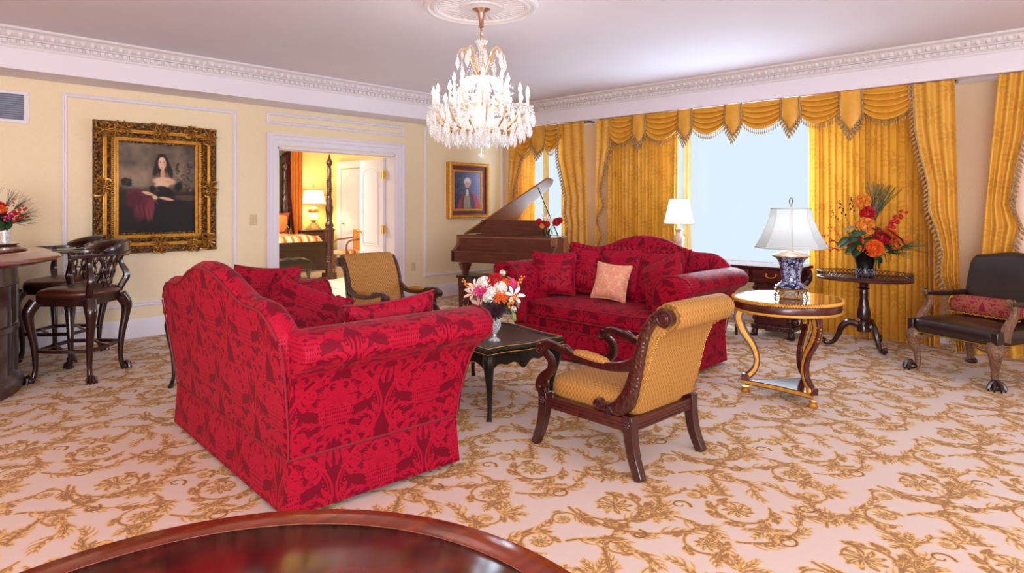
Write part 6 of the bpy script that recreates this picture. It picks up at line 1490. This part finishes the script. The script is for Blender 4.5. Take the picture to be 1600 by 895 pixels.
def door_leaf(d, w_, h, mat, root, arch=True):
    """panelled leaf in local x (0..w), thickness y"""
    L_ = ob('leaf', MB().bb(0, w_, -.02, .02, .01, h), mat, root, bevel=.003)
    for s in (1, -1):
        for z0, z1, ar in ((.80, h-.13, arch), (.45, .70, False), (.12, .38, False)):
            x0, x1 = .14, w_-.14; pts = [(x0, z0), (x1, z0)]
            if ar: pts += [(x0+(x1-x0)*(1+math.cos(q*PI/10))/2, z1-.09+.09*math.sin(q*PI/10)) for q in range(11)]
            else: pts += [(x1, z1), (x0, z1)]
            ob('panel_moulding', MB().tube([(x, s*.021, z) for x, z in pts], .009, 5, closed=True, up=(0, 1, 0)), mat, L_)
            ip = [(x0+.03+(x-x0)/(x1-x0)*(x1-x0-.06), z0+.03+(z-z0)/(z1-z0)*(z1-z0-.06)) for x, z in pts]
            ob('panel', MB().prism(ip, s*.018, s*.028, 'y'), mat, L_, bevel=.004)
    return L_
d1_ = bpy.data.objects.new('door_1', None); C.objects.link(d1_); d1_['kind'] = 'structure'; d1_['label'] = 'white panelled door standing open in the bedroom doorway'
d1_.location = (-7.80, 5.50, 0); d1_.rotation_euler = (0, 0, math.atan2(.16, -.85)); l = door_leaf(d1_, .86, 2.095, M['trim'], d1_)
for s in (1, -1): ob('knob', MB().lathe([(.022, 0), (.022, .004), (.008, .01), (.008, .03), (.024, .04), (.028, .055), (.018, .068), (.002, .07)], 16, (.80, s*.02, .99), axis=(0, s, 0)), M['brass'], l)
for z in (.25, 1.05, 1.85): ob('hinge', MB().bb(-.045, .03, .018, .026, z-.06, z+.06).tube([(-.01, .03, z-.065), (-.01, .03, z+.065)], .010, 8).bb(-.012, .0, -.02, .02, z-.06, z+.06), M['brass'], d1_)
d2_ = bpy.data.objects.new('door_2', None); C.objects.link(d2_); d2_['kind'] = 'structure'; d2_['label'] = 'closed white panelled door on the bedroom side wall'
d2_.location = (-12.62, BY-.025, 0); l = door_leaf(d2_, .84, 2.2, M['trim'], d2_)
ob('casing', MB().bb(-.17, -.02, -.03, .02, 0, 2.37).bb(.86, 1.01, -.03, .02, 0, 2.37).bb(-.02, .86, -.03, .02, 2.22, 2.37).bb(-.17, -.13, -.045, .0, 0, 2.37).bb(-.13, .97, -.045, 0, 2.34, 2.37), M['trim'], d2_, bevel=.004)
ob('lever_handle', MB().lathe([(.024, 0), (.024, .006), (.008, .01), (.008, .04)], 14, (.07, -.02, 1.0), axis=(0, -1, 0)).tube([(.07, -.06, 1.0), (.12, -.065, 1.0), (.18, -.06, .995)], .008, 8), M['brass'], l)
# bed
bd_ = thing('four_poster_bed', 'dark carved four poster bed seen through the bedroom doorway', 'bed', (-11.9, 5.6, .0125))
FX, HX, SY = 1.06, -.70, .80
def post(h, s=1.0): return [(.075, 0), (.075, .10), (.055, .12), (.055, .16), (.06, .45), (.065, .80), (.07, .90), (.085, .93), (.05, .97), (.065, 1.02), (.045, 1.06), (.038, 1.12), (.048, 1.25), (.055, 1.35), (.04, 1.42), (.046, 1.48), (.030, 1.55), (.034, 1.75), (.026, 1.95), (.030, 2.08), (.022, 2.12), (.042, 2.17), (.044, 2.22), (.028, 2.25), (.018, 2.28), (.010, 2.33), (.002, 2.36)]
pm = MB().lathe([(r*1.3, z) for r, z in post(1)], 12); pm.bb(-.10, .10, -.10, .10, 0, .12)
for k in range(14):
    z = .2+k*.045; pm.tube([(.078*math.cos(q+k), .078*math.sin(q+k), z) for q in (0, 1, 2, 3)], .010, 5)
for k in range(26):
    z = 1.1+k*.036; r_ = .055; pm.tube([(r_*math.cos(q+k*.8), r_*math.sin(q+k*.8), z+q*.01) for q in (0, .8, 1.6)], .007, 5)
pmm = pm.mesh('post', M['carved'])
for x in (FX, HX):
    for y in (SY, -SY): ob('post', pmm, None, bd_, loc=(x, y, 0))
ob('footboard', MB().bb(FX-.03, FX+.03, -SY, SY, .18, .72).bb(FX-.045, FX+.045, -SY, SY, .68, .72).bb(FX+.02, FX+.045, -SY+.1, SY-.1, .28, .32).bb(FX+.02, FX+.045, -SY+.1, SY-.1, .58, .62), M['dark'], bd_, bevel=.006)
ob('headboard', MB().prism([(-SY, .2), (SY, .2), (SY, 1.2), (SY*.5, 1.45), (0, 1.52), (-SY*.5, 1.45), (-SY, 1.2)], HX-.03, HX+.03, 'x'), M['dark'], bd_, bevel=.006)
for y in (SY-.03, -SY+.03): ob('side_rail', MB().bb(HX, FX, y-.02, y+.02, .28, .48), M['dark'], bd_, bevel=.004)
def qf(u, v):
    a = 2*u-1; b_ = 2*v-1; e = min(1, (1-abs(a))*8)**.5*min(1, (1-abs(b_))*8)**.5; return Vector((b_*(FX-.05)+.0, a*(SY-.02), .60+.22*e+.01*math.sin(a*9)*math.sin(b_*7)))
ob('quilt', MB().grid(qf, 30, 30), M['quilt'], bd_, 'orange and cream striped quilt', smooth=70); ob('mattress', MB().bb(HX+.05, FX-.06, -SY+.04, SY-.04, .40, .66), M['cream'], bd_, bevel=.03)
pillow('bed_pillow', 'striped orange pillow propped at the bed head, nearer the lamp', M['quilt'], (-12.38, 6.08, 1.04), (.25, 0, PI/2), .6, .46, .18, cord=M['maroon'], seed=31)
pillow('bed_pillow', 'striped orange pillow propped at the bed head, farther from the lamp', M['quilt'], (-12.38, 5.35, 1.04), (.25, 0, PI/2), .6, .46, .18, cord=M['maroon'], seed=32)
cn_ = thing('bed_canopy_drape', 'orange and striped drapes hanging behind the bed head', 'curtain', (-12.74, 0, 0))
def cp(name, mat, y0, y1, z0, z1, x, folds, pull=0, seed=0):
    def P(u, v):
        z = z0+(z1-z0)*v; k = pull*(1-v)**1.5; return Vector((x+.03*math.sin(2*PI*folds*u+seed), y0+(y1-y0)*u+k*(1-u*.2), z))
    return ob(name, MB().grid(P, folds*8, 10), mat, cn_, smooth=80)
cp('striped_panel', M['olive'], 5.0, 6.66, .9, 2.7, .0, 10); cp('orange_panel', M['odrape'], 6.60, 6.86, .75, 2.7, .03, 4, .0); cp('orange_panel', M['odrape'], 4.55, 4.95, .75, 2.7, .03, 4, -.1)
cp('maroon_edge', M['maroon'], 6.44, 6.52, .8, 2.55, .09, 2, .16)
def sw(u, v): a = 2*u-1; return Vector((.16+.08*v*(1-a*a)+.02*math.sin(v*25), 5.95+a*.60, 2.72-v*(.10+.28*(1-a*a))))
ob('swag', MB().grid(sw, 20, 24), M['olive'], cn_, smooth=80)
# bench, nightstand, lamp, chair
t = thing('bedroom_bench', 'tufted black leather bench at the foot of the bed', 'bench', (-10.36, 5.05, 0))
def bf(u, v):
    a, b_ = 2*u-1, 2*v-1; e = (max(0, 1-abs(a)**8)*max(0, 1-abs(b_)**6))**.4; tf = .012*math.cos(a*PI*6)*math.cos(b_*PI*2.5); return Vector((b_*.21, a*.62, .40+.10*e+tf*e))
ob('cushion', MB().grid(bf, 60, 24), M['leather_bk'], t, smooth=70); ob('frame', MB().bb(-.20, .20, -.61, .61, .30, .41), M['dark'], t, bevel=.01)
for sx in (1, -1):
    for sy in (1, -1): l = ob('leg', MB().lathe([(.012, .03), (.02, .06), (.03, .14), (.022, .17), (.036, .22), (.036, .30)], 12, (sx*.16, sy*.57, 0)), M['dark'], t); ob('caster', MB().ball((sx*.16, sy*.57, .028), .016, 8, 5), M['brass'], l)
t = thing('nightstand', 'dark mahogany nightstand beside the four poster bed', 'table', (-12.85, 7.13, 0))
ob('top', MB().box((0, 0, .86), (.55, .78, .03)), M['mahog'], t, bevel=.008); ob('case', MB().box((0, 0, .53), (.5, .72, .62)), M['dark'], t, bevel=.006); ob('drawer', MB().box((.255, 0, .75), (.02, .64, .14)), M['mahog'], t, bevel=.004)
for sy in (.3, -.3):
    for sx in (.2, -.2): ob('leg', MB().lathe([(.02, 0), (.03, .05), (.025, .22)], 10, (sx, sy, 0)), M['dark'], t)
t = thing('table_lamp', 'lit bedside lamp with pleated cream shade in the bedroom', 'lamp', (-12.8, 7.17, .876))
ob('base', MB().lathe([(.17, 0), (.16, .04), (.10, .10), (.06, .14), (.04, .16), (.07, .19), (.02, .21)], 8), M['stone'], t, smooth=20); ob('glass_body', MB().lathe([(.03, .21), (.08, .24), (.10, .30), (.09, .36), (.10, .38), (.10, .46), (.05, .48), (.02, .5)], 20), M['litglass'], t)
ob('gilt_band', MB().lathe([(.102, .37), (.108, .38), (.108, .45), (.102, .46)], 20, cap=False), M['gold'], t)
m = MB().rings([[Vector(((r*(1+.012*(k % 2)))*math.cos(2*PI*k/48), (r*(1+.012*(k % 2)))*math.sin(2*PI*k/48), z)) for k in range(48)] for r, z in ((.265, .56), (.23, .66), (.19, .86))], cap=False)
s_ = ob('shade', m, M['litshade'], t, 'glowing pleated shade'); ob('shade_trim', MB().tube([(.268*math.cos(k*PI/20), .268*math.sin(k*PI/20), .56) for k in range(40)], .008, 5, closed=True).tube([(.192*math.cos(k*PI/20), .192*math.sin(k*PI/20), .86) for k in range(40)], .008, 5, closed=True), M['cream'], s_)
ob('finial', MB().lathe([(.005, .5), (.005, .9), (.012, .95), (.005, 1.0), (.002, 1.08)], 8), M['brass'], t)
pl = bpy.data.lights.new('bedside_bulb', 'POINT'); pl.energy = 30; pl.color = (1, .72, .38); pl.shadow_soft_size = .1
o = bpy.data.objects.new('bedside_bulb', pl); C.objects.link(o); o.location = (-12.8, 7.17, 1.60)
t = thing('bedroom_chair', 'small wooden armchair with striped seat behind the open bedroom door', 'chair', (-11.35, 7.15, 0), math.radians(0))
for sx in (1, -1):
    for sy in (1, -1): ob('leg', MB().tube([(sx*.22, sy*.2, 0), (sx*.22, sy*.2, .42)], [.015, .022], 6), M['lidw'], t)
    ob('arm', MB().tube(bez([(sx*.24, -.20, .42), (sx*.25, -.22, .60), (sx*.25, -.14, .70), (sx*.25, .05, .72), (sx*.22, .22, .74)], 5), .018, 6), M['lidw'], t)
ob('seat', MB().box((0, 0, .45), (.5, .46, .10)), M['quilt'], t, bevel=.03); ob('back', MB().box((0, .24, .70), (.42, .05, .42)), M['quilt'], t, bevel=.02)
